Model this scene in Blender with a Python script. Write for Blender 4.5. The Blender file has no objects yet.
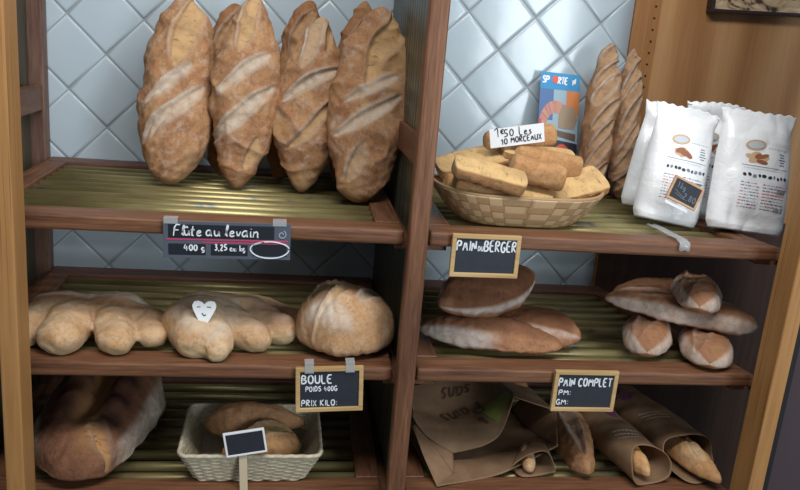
import bpy, bmesh, math, random
import numpy as np
from mathutils import Vector, Matrix, noise as mnoise

U = 0.08          # one design unit in metres (half the diagonal of a wall tile)
H = 1.5           # height of design z = 0 above the floor
scene = bpy.context.scene
C = scene.collection
rnd = random.Random(7)

# ------------------------------------------------------------------ camera
CAM = np.array([5.803409, -22.874207, 0.030769])
CR = np.array([0.986588, -0.14084, 0.082506])
CU = np.array([-0.043198, 0.262159, 0.964058])
CB = np.array([-0.157408, -0.954692, 0.252559])
FPX = 780.0

def at(px, py, Y):
    """design-space point seen at photo pixel px,py at depth Y"""
    d = CR * (px - 400) - CU * (py - 245) - CB * FPX
    p = CAM + d * (Y - CAM[1]) / d[1]
    return np.array(p)

def atz(px, py, Z):
    d = CR * (px - 400) - CU * (py - 245) - CB * FPX
    return CAM + d * (Z - CAM[2]) / d[2]

def P(x, y, z):
    return Vector((x * U, y * U, z * U + H))

cd = bpy.data.cameras.new('camera')
cam = bpy.data.objects.new('camera', cd)
C.objects.link(cam)
cam.matrix_world = Matrix(((CR[0], CU[0], CB[0], CAM[0] * U), (CR[1], CU[1], CB[1], CAM[1] * U),
                           (CR[2], CU[2], CB[2], CAM[2] * U + H), (0, 0, 0, 1)))
cd.sensor_width = 36
cd.lens = FPX / 800 * 36
cd.clip_start = 0.02
scene.camera = cam

# ------------------------------------------------------------------ object helpers
def thing(name, label, cat, loc, group=None, rot=None):
    o = bpy.data.objects.new(name, None)
    C.objects.link(o)
    o.empty_display_size = 0.02
    o.location = P(*loc)
    if rot is not None:
        o.rotation_euler = rot.to_euler()
    o['label'] = label
    o['category'] = cat
    if group:
        o['group'] = group
    return o

def tag(o, label, cat, group=None):
    o['label'] = label
    o['category'] = cat
    if group:
        o['group'] = group
    return o

def finish(me, name, mats, parent, smooth):
    if not isinstance(mats, (list, tuple)):
        mats = [mats]
    for m in mats:
        me.materials.append(m)
    if smooth:
        me.polygons.foreach_set('use_smooth', [True] * len(me.polygons))
    o = bpy.data.objects.new(name, me)
    C.objects.link(o)
    if parent is not None:
        o.parent = parent
    return o

def mk(name, verts, faces, mat, parent=None, smooth=True, attrs=None, fm=None):
    """mesh object from design-unit vertices"""
    me = bpy.data.meshes.new(name)
    v = np.asarray(verts, dtype=float) * U
    me.from_pydata(v.tolist(), [], faces if isinstance(faces, list) else faces.tolist())
    if attrs:
        for k, a in attrs.items():
            at_ = me.attributes.new(k, 'FLOAT', 'POINT')
            at_.data.foreach_set('value', np.asarray(a, dtype=np.float32))
    if fm is not None:
        me.polygons.foreach_set('material_index', fm)
    me.update()
    return finish(me, name, mat, parent, smooth)

def mkb(name, bm, mat, parent=None, smooth=False):
    me = bpy.data.meshes.new(name)
    bmesh.ops.scale(bm, vec=(U, U, U), verts=bm.verts)
    bm.normal_update()
    bm.to_mesh(me)
    bm.free()
    return finish(me, name, mat, parent, smooth)

def bx(bm, x0, x1, y0, y1, z0, z1, bev=0.0, seg=2, mat=0, M=None):
    v0 = len(bm.verts)
    tmp = bmesh.new()
    bmesh.ops.create_cube(tmp, size=1)
    for v in tmp.verts:
        v.co = Vector(((x0 + x1) / 2 + v.co.x * (x1 - x0), (y0 + y1) / 2 + v.co.y * (y1 - y0), (z0 + z1) / 2 + v.co.z * (z1 - z0)))
    if bev:
        bmesh.ops.bevel(tmp, geom=tmp.edges[:], offset=bev, segments=seg, profile=0.6, affect='EDGES')
    if M is not None:
        tmp.transform(M)
    me = bpy.data.meshes.new('t')
    for f in tmp.faces:
        f.material_index = mat
    tmp.to_mesh(me)
    tmp.free()
    bm.from_mesh(me)
    bpy.data.meshes.remove(me)

def box(name, x0, x1, y0, y1, z0, z1, mat, parent=None, bev=0.03, seg=2):
    bm = bmesh.new()
    bx(bm, x0, x1, y0, y1, z0, z1, bev, seg)
    return mkb(name, bm, mat, parent)

def solid(o, t, off=0.0):
    md = o.modifiers.new('s', 'SOLIDIFY')
    md.thickness = t * U
    md.offset = off
    return o

def grid_faces(nu, nv, wrap_v=False):
    f = []
    mv = nv if wrap_v else nv - 1
    for i in range(nu - 1):
        for j in range(mv):
            j2 = (j + 1) % nv
            f.append((i * nv + j, i * nv + j2, (i + 1) * nv + j2, (i + 1) * nv + j))
    return f

def wn(p, freq, seed, n=14):
    """cheap smooth noise, sum of random waves; p is (N,3)"""
    r = np.random.RandomState(seed)
    d = r.normal(size=(n, 3))
    d /= np.linalg.norm(d, axis=1)[:, None]
    k = freq * (0.5 + r.rand(n))
    ph = r.rand(n) * 6.28
    return np.sin(p @ (d * k[:, None]).T + ph).sum(1) / math.sqrt(n / 2) / 1.6

def ss(a, b, x):
    t = np.clip((x - a) / (b - a), 0, 1)
    return t * t * (3 - 2 * t)

# ------------------------------------------------------------------ materials
def s2l(c):
    return tuple(((v / 255) / 12.92 if v / 255 <= 0.04045 else ((v / 255 + 0.055) / 1.055) ** 2.4) for v in c) + (1,)

class NT:
    def __init__(s, name):
        s.m = bpy.data.materials.new(name)
        s.m.use_nodes = True
        s.t = s.m.node_tree
        s.b = s.t.nodes['Principled BSDF']
    def n(s, typ, **kw):
        nd = s.t.nodes.new(typ)
        for k, v in kw.items():
            if k in nd.inputs:
                nd.inputs[k].default_value = v
            else:
                setattr(nd, k, v)
        return nd
    def l(s, a, b):
        s.t.links.new(a, b)
    def coord(s, scale=(1, 1, 1), rot=(0, 0, 0)):
        tc = s.n('ShaderNodeTexCoord')
        mp = s.n('ShaderNodeMapping')
        mp.inputs['Scale'].default_value = scale
        mp.inputs['Rotation'].default_value = rot
        s.l(tc.outputs['Object'], mp.inputs['Vector'])
        return mp.outputs[0]
    def noise(s, vec, scale, detail=4, rough=0.55, dist=0.0):
        nd = s.n('ShaderNodeTexNoise')
        nd.inputs['Scale'].default_value = scale
        nd.inputs['Detail'].default_value = detail
        nd.inputs['Roughness'].default_value = rough
        nd.inputs['Distortion'].default_value = dist
        s.l(vec, nd.inputs['Vector'])
        return nd.outputs['Fac']
    def ramp(s, fac, stops):
        r = s.n('ShaderNodeValToRGB')
        e = r.color_ramp.elements
        while len(e) < len(stops):
            e.new(0.5)
        for q, (p, c) in zip(e, stops):
            q.position = p
            q.color = c if len(c) == 4 else tuple(c) + (1,)
        s.l(fac, r.inputs[0])
        return r.outputs[0]
    def val(s, fac, a, b):
        r = s.n('ShaderNodeMapRange')
        r.inputs['From Min'].default_value = a
        r.inputs['From Max'].default_value = b
        s.l(fac, r.inputs[0])
        return r.outputs[0]
    def mix(s, fac, a, b):
        m = s.n('ShaderNodeMix', data_type='RGBA')
        for i, v in ((0, fac), (6, a), (7, b)):
            if hasattr(v, 'links'):
                s.l(v, m.inputs[i])
            else:
                m.inputs[i].default_value = v
        return m.outputs[2]
    def math(s, op, a, b=0.0, clamp=False):
        m = s.n('ShaderNodeMath', operation=op, use_clamp=clamp)
        for i, v in enumerate((a, b)):
            if hasattr(v, 'links'):
                s.l(v, m.inputs[i])
            else:
                m.inputs[i].default_value = v
        return m.outputs[0]
    def attr(s, name):
        a = s.n('ShaderNodeAttribute')
        a.attribute_name = name
        return a.outputs['Fac']
    def bump(s, h, strength=0.3, dist=0.001):
        b = s.n('ShaderNodeBump')
        b.inputs['Strength'].default_value = strength
        b.inputs['Distance'].default_value = dist
        s.l(h, b.inputs['Height'])
        s.l(b.outputs[0], s.b.inputs['Normal'])
    def out(s, col, rough=0.6, spec=None, metal=0.0):
        if hasattr(col, 'links'):
            s.l(col, s.b.inputs['Base Color'])
        else:
            s.b.inputs['Base Color'].default_value = col
        if hasattr(rough, 'links'):
            s.l(rough, s.b.inputs['Roughness'])
        else:
            s.b.inputs['Roughness'].default_value = rough
        s.b.inputs['Metallic'].default_value = metal
        if spec is not None:
            s.b.inputs['Specular IOR Level'].default_value = spec
        return s.m

def plain(name, c, rough=0.6, metal=0.0, spec=None):
    return NT(name).out(s2l(c), rough, spec, metal)

def wood(name, axis, dark, mid, light, rough=0.45, fine=260, spec=0.4):
    t = NT(name)
    st = [1, 1, 1]
    st[axis] = 0.06
    v = t.coord(tuple(st))
    a = t.noise(v, fine, 5, 0.6)
    b = t.noise(v, fine * 0.16, 3, 0.5, 1.2)
    st2 = [1, 1, 1]; st2[axis] = 0.012
    c = t.noise(t.coord(tuple(st2)), fine * 3.2, 2, 0.5)
    f = t.math('ADD', t.math('MULTIPLY', a, 0.5), t.math('MULTIPLY', b, 0.5))
    col = t.ramp(f, [(0.3, s2l(dark)), (0.5, s2l(mid)), (0.72, s2l(light))])
    pores = t.val(c, 0.62, 0.72)
    col = t.mix(t.math('MULTIPLY', pores, 0.55), col, s2l(tuple(int(k * 0.55) for k in dark)))
    t.bump(t.math('SUBTRACT', a, pores), 0.25, 0.0006)
    r = t.val(a, -0.6, 1.6)
    t.l(r, t.b.inputs['Roughness'])
    m = t.out(col, rough, spec)
    return m

OD, OM, OL = (72, 44, 29), (110, 73, 50), (144, 102, 74)
oak_x = wood('dark_oak_along_x', 0, OD, OM, OL)
oak_y = wood('dark_oak_along_y', 1, OD, OM, OL)
oak_z = wood('dark_oak_upright', 2, OD, OM, OL)
oak_rear = wood('dark_oak_rear', 2, (80, 56, 48), (112, 84, 72), (140, 112, 96))
oak_rear_x = wood('dark_oak_rear_rail', 0, (72, 46, 36), (104, 70, 56), (128, 90, 72))
pine_z = wood('light_wood_upright', 2, (150, 106, 60), (172, 126, 76), (186, 142, 92), 0.5, 70)

def panel_mat():
    t = NT('light_wood_panel')
    v = t.coord((1, 1, 0.10))
    w = t.n('ShaderNodeTexWave')
    w.wave_type = 'BANDS'; w.bands_direction = 'X'
    w.inputs['Scale'].default_value = 2.2
    w.inputs['Distortion'].default_value = 9.0
    w.inputs['Detail'].default_value = 3.0
    w.inputs['Detail Scale'].default_value = 1.4
    t.l(v, w.inputs['Vector'])
    a = t.noise(t.coord((1, 1, 0.03)), 240, 4, 0.6)
    f = t.math('ADD', t.math('MULTIPLY', w.outputs['Fac'], 0.5), t.math('MULTIPLY', a, 0.5))
    col = t.ramp(f, [(0.2, s2l((150, 106, 66))), (0.5, s2l((172, 127, 84))), (0.8, s2l((186, 144, 100)))])
    t.bump(a, 0.15, 0.0004)
    return t.out(col, 0.5, 0.35)
panel_wood = panel_mat()
panel_strip = wood('panel_edge_strip', 2, (140, 96, 58), (158, 112, 68), (172, 126, 80), 0.5, 120)

def tile_mat():
    t = NT('white_glazed_tile')
    a = t.noise(t.coord(), 9, 2)
    col = t.mix(a, s2l((176, 194, 204)), s2l((190, 204, 212)))
    b = t.noise(t.coord(), 14, 2)
    t.bump(b, 0.12, 0.004)
    return t.out(col, 0.16, 0.5)
tile = tile_mat()
grout = plain('grey_grout', (150, 158, 162), 0.9)

def brass_mat():
    t = NT('olive_brass_rod')
    a = t.noise(t.coord((0.1, .4, .4)), 60, 3)
    b = t.noise(t.coord((0.5, 1, 1)), 30, 3)
    col = t.ramp(a, [(0.3, s2l((134, 120, 76))), (0.7, s2l((176, 164, 116)))])
    col = t.mix(t.val(b, 0.62, 0.72), col, s2l((112, 116, 110)))
    return t.out(col, 0.4, 0.5, 0.6)
brass = brass_mat()

def bread(name, A, B, cutc, darkc=(90, 50, 30), flourc=(206, 194, 178), fth=(0.60, 0.78), famt=0.6, sc=1.0, rough=0.72, bump=0.6):
    t = NT(name)
    v = t.coord()
    n1 = t.noise(v, 26 * sc, 5, 0.6, 0.6)
    n2 = t.noise(v, 170 * sc, 6, 0.75)
    n5 = t.noise(v, 75 * sc, 8, 0.8, 0.8)
    n3 = t.noise(v, 38 * sc, 10, 0.78, 0.4)
    col = t.mix(t.val(n1, 0.3, 0.7), s2l(A), s2l(B))
    col = t.mix(t.math('MULTIPLY', t.val(n2, 0.5, 0.68), 0.6), col, s2l(tuple(int(k * 0.68) for k in A)))
    n4 = t.noise(t.coord((3.2, 1, 1)), 60 * sc, 4, 0.6, 0.8)
    crack = t.val(n4, 0.60, 0.66)
    cutn = t.mix(t.math('MULTIPLY', t.val(n1, 0.4, 0.65), .7), s2l(cutc), s2l(tuple(int(k * 0.82) for k in cutc)))
    cutn = t.mix(t.math('MULTIPLY', crack, .65), cutn, s2l(tuple(int(k * 0.55) for k in cutc)))
    cut = t.attr('cut')
    col = t.mix(cut, col, cutn)
    dk = t.attr('dark')
    col = t.mix(dk, col, s2l(darkc))
    fl = t.attr('flour')
    thin = t.math('MULTIPLY', t.val(n3, *fth), famt)
    strong = t.math('MULTIPLY', fl, t.val(n3, 0.22, 0.58))
    f = t.math('MAXIMUM', t.math('MULTIPLY', thin, t.math('SUBTRACT', 1.0, t.math('MULTIPLY', cut, 0.7))), strong, clamp=True)
    col = t.mix(f, col, s2l(flourc))
    hh = t.math('SUBTRACT', t.math('ADD', t.math('MULTIPLY', n2, 0.7), t.math('ADD', n3, t.math('MULTIPLY', n5, 1.4))), t.math('MULTIPLY', t.math('MULTIPLY', crack, cut), .7))
    t.bump(hh, bump, 0.0036)
    return t.out(col, rough, 0.25)

crust_flute = bread('flute_crust', (156, 108, 74), (190, 146, 104), (206, 166, 116), (112, 72, 46), fth=(0.50, 0.70), famt=0.6)
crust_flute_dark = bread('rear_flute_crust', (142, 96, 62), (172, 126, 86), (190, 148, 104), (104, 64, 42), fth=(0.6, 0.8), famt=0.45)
crust_bag = bread('baguette_crust', (132, 92, 64), (164, 124, 90), (186, 146, 106), (100, 66, 46), fth=(0.58, 0.75), famt=0.5, sc=1.3)
crust_pale = bread('pale_crust', (192, 144, 98), (212, 180, 138), (216, 198, 156), (166, 112, 72), (216, 206, 190), fth=(0.48, 0.75), famt=0.7, bump=0.4)
crust_boule = bread('boule_crust', (182, 134, 92), (204, 166, 124), (212, 174, 122), (132, 84, 52), (218, 210, 198), fth=(0.5, 0.75), famt=0.6)
crust_rustic = bread('rustic_crust', (146, 100, 66), (186, 142, 102), (160, 106, 64), (86, 52, 36), (214, 208, 198), fth=(0.58, 0.8), famt=0.4)
crust_berger = bread('shepherd_crust', (150, 104, 74), (182, 134, 98), (138, 92, 64), (104, 66, 48), (210, 202, 194), fth=(0.6, 0.8), famt=0.35, sc=1.2)
crust_complet = bread('wholemeal_crust', (160, 112, 80), (188, 140, 104), (158, 112, 80), (120, 76, 52), (216, 204, 192), fth=(0.58, 0.78), famt=0.4, sc=1.2)
crust_slice = bread('toast_crust', (176, 126, 82), (204, 160, 112), (222, 184, 128), (140, 90, 54), (226, 208, 178), fth=(0.62, 0.85), famt=0.4, sc=1.4, bump=0.5)

# ------------------------------------------------------------------ loaf builder
def prof(pts):
    xs = np.array([p[0] for p in pts]); ys = np.array([p[1] for p in pts])
    def f(u):
        # smooth interpolation (cosine blended linear smoothing)
        acc = 0
        for o, w_ in ((-0.045, 1), (0, 2), (0.045, 1)):
            acc = acc + w_ * np.interp(np.clip(u + o, 0, 1), xs, ys)
        return acc / 4
    return f

def loaf(name, parent, mat, L, W, Ht, Hb, wp=None, k=4, slashes=(), seed=1, bend=0.0, arch=0.0, lump=0.05, fn=None, nu=110, nv=80, taper=0.0, fine=0.014, top_rough=0.0):
    """a loaf lying along local x, from x=0 to L, crust up (+z), lowest point near z=0"""
    i = np.arange(nu) / (nu - 1)
    u = 0.5 - 0.5 * np.cos(math.pi * i)
    p = prof(wp)(u) if wp else np.ones(nu)
    r = p * np.sqrt(np.clip(1 - np.abs(2 * u - 1) ** k, 0, 1))
    th = np.arange(nv) / nv * 2 * math.pi
    UU, TH = np.meshgrid(u, th, indexing='ij')
    RR = np.repeat(r[:, None], nv, 1)
    cy = np.sign(np.cos(TH)) * np.abs(np.cos(TH)) ** 0.85
    sz = np.sin(TH)
    czt = np.where(sz > 0, np.abs(sz) ** 0.9 * Ht, -np.abs(sz) ** 0.7 * Hb)
    x = UU * L
    hr = RR ** 0.8
    y = cy * RR * W / 2
    z = czt * hr + Hb
    y0 = y.copy()
    y = y + bend * np.sin(math.pi * UU)
    z = z + arch * (2 * UU - 1) ** 2
    V = np.stack([x, y, z], -1).reshape(-1, 3)
    # normals approx
    Nn = np.stack([0 * x, np.cos(TH) / (W / 2), sz / np.maximum(np.where(sz > 0, Ht, Hb), .05)], -1).reshape(-1, 3)
    Nn /= np.linalg.norm(Nn, axis=1)[:, None]
    xf, yf, zf, thf = x.ravel(), y0.ravel(), z.ravel(), TH.ravel()
    top = (np.sin(thf) > -0.05)
    d = np.zeros(len(V)); cut = np.zeros(len(V)); flour = np.zeros(len(V)); dark = np.zeros(len(V))
    for s in slashes:
        x0, y0_, x1, y1_, hw, dep, ear = s[:7]
        fs = s[7] if len(s) > 7 else 0.5
        cs = s[8] if len(s) > 8 else 1.0
        dx, dy = x1 - x0, y1_ - y0_
        ll = math.hypot(dx, dy)
        # arc-length-like lateral coordinate
        lat = np.where(np.abs(yf) < 1e-6, 0, yf) * (1 + 0.25 * np.abs(yf / (W / 2 + 1e-6)) ** 3)
        wob = 0.12 * wn(V, 3.6, seed + 31) * min(1, hw * 3)
        sx = ((xf - x0) * dx + (lat - y0_) * dy) / ll ** 2
        dd = (-(xf - x0) * dy + (lat - y0_) * dx) / ll + wob
        hwid = hw * np.sqrt(np.clip(1 - (2 * sx - 1) ** 2, 0, 1)) + 1e-4
        ins = (sx > 0) & (sx < 1) & top
        m = np.where(ins, ss(1.15, 0.6, np.abs(dd) / hwid), 0)
        d -= dep * m
        eb = np.where(ins, np.exp(-((dd - hwid) / 0.05) ** 2) * np.clip(hwid / hw, 0, 1), 0)
        eb2 = np.where(ins, np.exp(-((dd + hwid) / 0.06) ** 2) * np.clip(hwid / hw, 0, 1), 0)
        d += ear * eb + ear * 0.3 * eb2
        cut = np.maximum(cut, m * cs)
        flour = np.maximum(flour, m * fs * (1 - cs) * 1.2)
        flour = np.maximum(flour, fs * np.maximum(eb, eb2 * 0.7))
        dark = np.maximum(dark, 0.55 * np.where(ins, np.exp(-((dd - hwid * 0.8) / 0.03) ** 2), 0) * (ear > 0))
    d += lump * wn(V, 2.6, seed) + lump * 0.5 * wn(V, 6.5, seed + 3) + fine * wn(V, 22, seed + 5)
    d += cut * 0.012 * wn(V, 20, seed + 9)
    if top_rough:
        rg = 1 - np.abs(wn(V, 4.2, seed + 40)); d += top_rough * rg ** 2 * (np.sin(thf) > 0) ; cut = np.maximum(cut, .55 * ss(.2, .9, wn(V, 3.4, seed + 41)) * (np.sin(thf) > 0))
    endf = np.clip(RR.ravel() * 2.2, 0, 1)
    V2 = V + Nn * (d * endf)[:, None]
    if fn:
        V2, cut, flour, dark = fn(V2, xf / L, thf, cut, flour, dark)
    F = grid_faces(nu, nv, True)
    F = [tuple(reversed(f)) for f in F]
    o = mk(name, V2, F, mat, parent, True, {'cut': np.clip(cut, 0, 1), 'flour': np.clip(flour, 0, 1), 'dark': np.clip(dark, 0, 1)})
    return o

def frame_rot(xdir, up):
    x = Vector(xdir).normalized()
    z = Vector(up); z = (z - z.dot(x) * x).normalized()
    y = z.cross(x)
    return Matrix((x, y, z)).transposed()

def drop(o, zt):
    """move a lying object so that its lowest vertex is at design height zt"""
    bpy.context.view_layer.update()
    lo = min((o.matrix_world @ v.co).z for v in o.data.vertices)
    o.location.z += (zt * U + H) - lo

# ------------------------------------------------------------------ setting
ZT = {'upper': -3.88, 'middle': -7.07, 'lower': -10.26}
ZB = -H / U      # floor

def struct(o):
    o['kind'] = 'structure'
    return o

def tile_wall():
    bm = bmesh.new()
    g = 0.014
    for m in range(-14, 20):
        for n in range(-14, 20):
            # cell corners in lattice: a=(i+j)/2=m.., b=(i-j)/2=n..
            ci, cj = (m + n + 1), (m - n)      # centre of the cell (i, j down)
            if not (-4 <= ci <= 17 and -8 <= cj <= 20):
                continue
            rings = []
            for off, dy in ((g, 0.05), (g + 0.012, 0.018), (g + 0.035, 0.003), (g + 0.09, 0.0)):
                r = 1 - off * 1.414
                ring = []
                for di, dj in ((r, 0), (0, -r), (-r, 0), (0, r)):
                    ring.append(bm.verts.new((min(ci + di, 15.95) , dy, -(cj + dj))))
                rings.append(ring)
            if max(v.co.x for v in rings[0]) - min(v.co.x for v in rings[0]) < 0.1:
                continue
            for a, b in zip(rings, rings[1:]):
                for q in range(4):
                    f = bm.faces.new((a[q], a[(q + 1) % 4], b[(q + 1) % 4], b[q]))
                    f.smooth = True
            f = bm.faces.new(rings[-1]); f.smooth = True
    bx(bm, -5, 15.95, 0.03, 0.6, ZB, 9, 0, mat=1)
    bmesh.ops.recalc_face_normals(bm, faces=bm.faces)
    me = bpy.data.meshes.new('wall_back')
    bmesh.ops.scale(bm, vec=(U, U, U), verts=bm.verts)
    bm.to_mesh(me); bm.free()
    for m in (tile, grout):
        me.materials.append(m)
    o = bpy.data.objects.new('wall_back', me)
    C.objects.link(o)
    o.location = P(0, 0, 0)
    return struct(o)
tile_wall()

o = box('wall_right', 15.96, 24, -0.08, 0.6, ZB - 0, 9, panel_wood, None, 0.02); o.location = P(0, 0, 0); struct(o)
wp_ = o
strip_bm = bmesh.new()
bx(strip_bm, 16.42, 16.76, -0.1, -0.07, -11, 7, 0.0)
for k in range(-32, 22):
    z = 1.63 + 0.335 * k
    bmesh.ops.create_cone(strip_bm, cap_ends=True, segments=12, radius1=0.032, radius2=0.032, depth=0.03,
                          matrix=Matrix.Translation((16.59, -0.098, z)) @ Matrix.Rotation(math.pi / 2, 4, 'X'))
for f in strip_bm.faces:
    f.material_index = 1 if len(f.verts) != 4 or f.calc_area() < 0.004 else 0
o = mkb('trim_1', strip_bm, [panel_strip, plain('pin_hole', (24, 18, 14), 0.9)]); o.location = P(0, 0, 0); struct(o)

fl = NT('floor_stone'); o = box('floor', -30, 50, -60, 0.6, -0.5, 0, fl.out(fl.mix(fl.noise(fl.coord(), 4, 4), s2l((120, 112, 104)), s2l((150, 142, 132))), 0.6), None, 0)
o.location = (0, 0, 0); struct(o)
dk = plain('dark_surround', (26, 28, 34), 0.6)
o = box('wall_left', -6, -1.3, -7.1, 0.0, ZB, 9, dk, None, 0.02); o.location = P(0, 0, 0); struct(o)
pur = plain('dull_purple_paint', (66, 54, 60), 0.6)
o = box('added_light_block', -1.2, 18.0, -6.7, -.1, ZB, -11.7, wood('light_block_oak', 0, (50, 34, 26), (70, 48, 36), (90, 62, 48)), None, 0.02); o.location = P(0, 0, 0); struct(o)  # solid dark block added under the lowest trays, stops light showing between rods
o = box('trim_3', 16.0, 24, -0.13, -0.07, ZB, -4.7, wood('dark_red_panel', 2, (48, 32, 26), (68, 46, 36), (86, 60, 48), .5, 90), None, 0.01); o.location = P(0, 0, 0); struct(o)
o = box('trim_4', 17.6, 18.04, -7.35, -7.0, ZB, 9, plain('black_gap', (22, 20, 24), .6), None, 0.01); o.location = P(0, 0, 0); struct(o)
o = box('trim_2', 18.05, 22.5, -7.3, -7.0, ZB, 9, pur, None, 0.05); o.location = P(0, 0, 0); struct(o)

# ------------------------------------------------------------------ display frame
fr = thing('display_frame', 'dark oak frame with three uprights, rungs and ribbed side panels carrying the bread trays', 'shelving', (8.8, -3.5, ZB))
def fpart(name, x0, x1, y0, y1, z0, z1, mat, bev=0.05):
    return box(name, x0 - 8.8, x1 - 8.8, y0 + 3.5, y1 + 3.5, z0 - ZB, z1 - ZB, mat, fr, bev, 3)
TOPZ = 5.0
fpart('post', 8.57, 8.99, -7.2, -6.86, ZB, TOPZ, oak_z, 0.07)['label'] = 'reddish brown front centre post'
fpart('post', 8.8, 9.2, -0.45, -0.02, ZB, TOPZ, oak_rear)
fpart('post', -1.08, -0.5, -0.45, -0.02, ZB, TOPZ, oak_rear)
fpart('post', -1.0, -0.55, -7.2, -6.86, ZB, TOPZ, oak_z)
fpart('post', 17.45, 17.85, -7.1, -6.75, ZB, TOPZ, oak_z)
def notched(x0, x1, z0, z1):
    bm = bmesh.new()
    ys = np.linspace(-6.86, -0.45, 130)
    lay = []
    for y in ys:
        zt = z1 - 0.05 * abs(math.sin(y * math.pi / 0.36))
        lay.append([bm.verts.new((x - 8.8, y + 3.5, z - ZB)) for x, z in ((x0, z0), (x1, z0), (x1, zt), (x0, zt))])
    for a, b in zip(lay, lay[1:]):
        for q in range(4):
            bm.faces.new((a[q], a[(q + 1) % 4], b[(q + 1) % 4], b[q]))
    bm.faces.new(lay[0]); bm.faces.new(lay[-1][::-1])
    bmesh.ops.recalc_face_normals(bm, faces=bm.faces)
    return bm
for zz in (-2.5, 3.4):
    mkb('rung', notched(8.66, 8.76, zz, zz + 0.66), oak_y, fr)
    mkb('rung', notched(-0.72, -0.55, zz - 0.05, zz + 0.63), oak_y, fr)
def infill_mat():
    t = NT('dark_ribbed_panel')
    a = t.noise(t.coord((1, 1, 0.02)), 160, 3)
    col = t.ramp(a, [(0.3, s2l((44, 46, 38))), (0.6, s2l((84, 84, 70))), (0.8, s2l((120, 118, 100)))])
    return t.out(col, 0.3, 0.5)
infill = infill_mat()
for X in (8.80, -1.0):
    ys = np.linspace(-6.85, -0.46, 220)
    V = []; F = []
    for y in ys:
        dx = 0.025 * abs(math.sin(y * math.pi / 0.34))
        V += [(X - dx - 8.8, y + 3.5, 0.02), (X - dx - 8.8, y + 3.5, TOPZ - ZB - 0.05), (X + 0.12 - 8.8, y + 3.5, TOPZ - ZB - 0.05), (X + 0.12 - 8.8, y + 3.5, 0.02)]
    F = grid_faces(len(ys), 4, True) + [(0, 1, 2, 3), tuple(len(V) - 1 - q for q in range(4))]
    mk('side_panel', V, F, infill, fr, False)

def stile(x0, x1, label):
    o = box('cabinet_upright', -(x1 - x0) / 2, (x1 - x0) / 2, -0.36, 0.36, 0, TOPZ + 2 - ZB, pine_z, None, 0.05, 3)
    o.location = P((x0 + x1) / 2, -7.58, ZB)
    return tag(o, label, 'wooden upright', 'light wood cabinet uprights')
stile(0.62, 0.98, 'light orange-brown wooden upright along the left edge of the display')
stile(17.09, 17.47, 'light orange-brown wooden upright right of the flour bags and wholemeal loaves')

def tray(level, side, label):
    Z = ZT[level]
    if side == 'l':
        a, b, a2, b2 = -0.47, 8.52, -0.47, 8.74
    else:
        a, b, a2, b2 = 9.08, 17.42, 9.26, 16.15
    t = thing('bread_tray', label, 'shelf', ((a + b) / 2, -3.45, Z - 0.33), 'slatted oak bread trays')
    ox, oy, oz = (a + b) / 2, -3.45, Z - 0.33
    def quad(name, pts, mat, bev=0.05, seg=3):
        bm = bmesh.new()
        lo = [bm.verts.new((x - ox, y - oy, 0)) for x, y in pts]
        hi = [bm.verts.new((x - ox, y - oy, 0.33)) for x, y in pts]
        bm.faces.new(lo[::-1]); bm.faces.new(hi)
        n = len(pts)
        for q in range(n):
            bm.faces.new((lo[q], lo[(q + 1) % n], hi[(q + 1) % n], hi[q]))
        bmesh.ops.recalc_face_normals(bm, faces=bm.faces)
        bmesh.ops.bevel(bm, geom=bm.edges[:], offset=bev, segments=seg, profile=0.6, affect='EDGES')
        return mkb(name, bm, mat, t)
    yf, yr = -6.85, -0.06
    def L(y): return a + (a2 - a) * (y - yf) / (yr - yf)
    def R(y): return b + (b2 - b) * (y - yf) / (yr - yf)
    quad('front_rail', [(a, yf), (b, yf), (R(-6.12), -6.12), (L(-6.12), -6.12)], oak_x, 0.09, 4)
    quad('rear_rail', [(L(-0.8), -0.8), (R(-0.8), -0.8), (R(yr), yr), (L(yr), yr)], oak_rear_x)
    w = 0.58
    quad('side_rail', [(L(-6.12), -6.12), (L(-6.12) + w, -6.12), (L(-0.8) + w, -0.8), (L(-0.8), -0.8)], oak_y)
    quad('side_rail', [(R(-6.12) - w, -6.12), (R(-6.12), -6.12), (R(-0.8), -0.8), (R(-0.8) - w, -0.8)], oak_y)
    for k in range(10):
        y = -5.86 + 0.545 * k
        bm = bmesh.new()
        x0, x1 = L(y) + w - 0.05, R(y) - w + 0.05
        j = rnd.uniform(-0.02, 0.02)
        bmesh.ops.create_cone(bm, cap_ends=True, segments=20, radius1=0.135, radius2=0.135, depth=x1 - x0,
                              matrix=Matrix.Translation(((x0 + x1) / 2 - ox, y - oy + j, 0.33 - 0.2)) @ Matrix.Rotation(math.pi / 2, 4, 'Y'))
        for f in bm.faces:
            f.smooth = len(f.verts) == 4
        me = bpy.data.meshes.new('rod')
        bmesh.ops.scale(bm, vec=(U, U, U), verts=bm.verts)
        bm.to_mesh(me); bm.free()
        me.materials.append(brass)
        r = bpy.data.objects.new('rod', me); C.objects.link(r); r.parent = t
    return t
tray('upper', 'l', 'upper left bread tray of brass rods in an oak frame, under the tall upright loaves')
tray('middle', 'l', 'middle left bread tray, under the lobed pale breads and the round boule')
tray('lower', 'l', 'lowest left bread tray, under the big cracked loaf and the wicker basket')
tray('upper', 'r', 'upper right bread tray, under the flour bags and the basket of toasts')
tray('middle', 'r', 'middle right bread tray, under the shepherd loaves and the piled wholemeal loaves')
tray('lower', 'r', 'lowest right bread tray, under the brown paper bags')
# ledges that carry the trays
for Z in ZT.values():
    for x0, x1 in ((8.35, 8.79), (8.92, 9.5), (-0.98, 0.0), (16.9, 17.46)):
        if x0 > 16:
            fpart('ledge', x0, x1, -6.74, -6.0, Z - 0.45, Z - 0.335, oak_y, 0.01)
        else:
            fpart('ledge', x0, x1, -6.7, -0.5, Z - 0.45, Z - 0.335, oak_y, 0.01)

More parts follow.
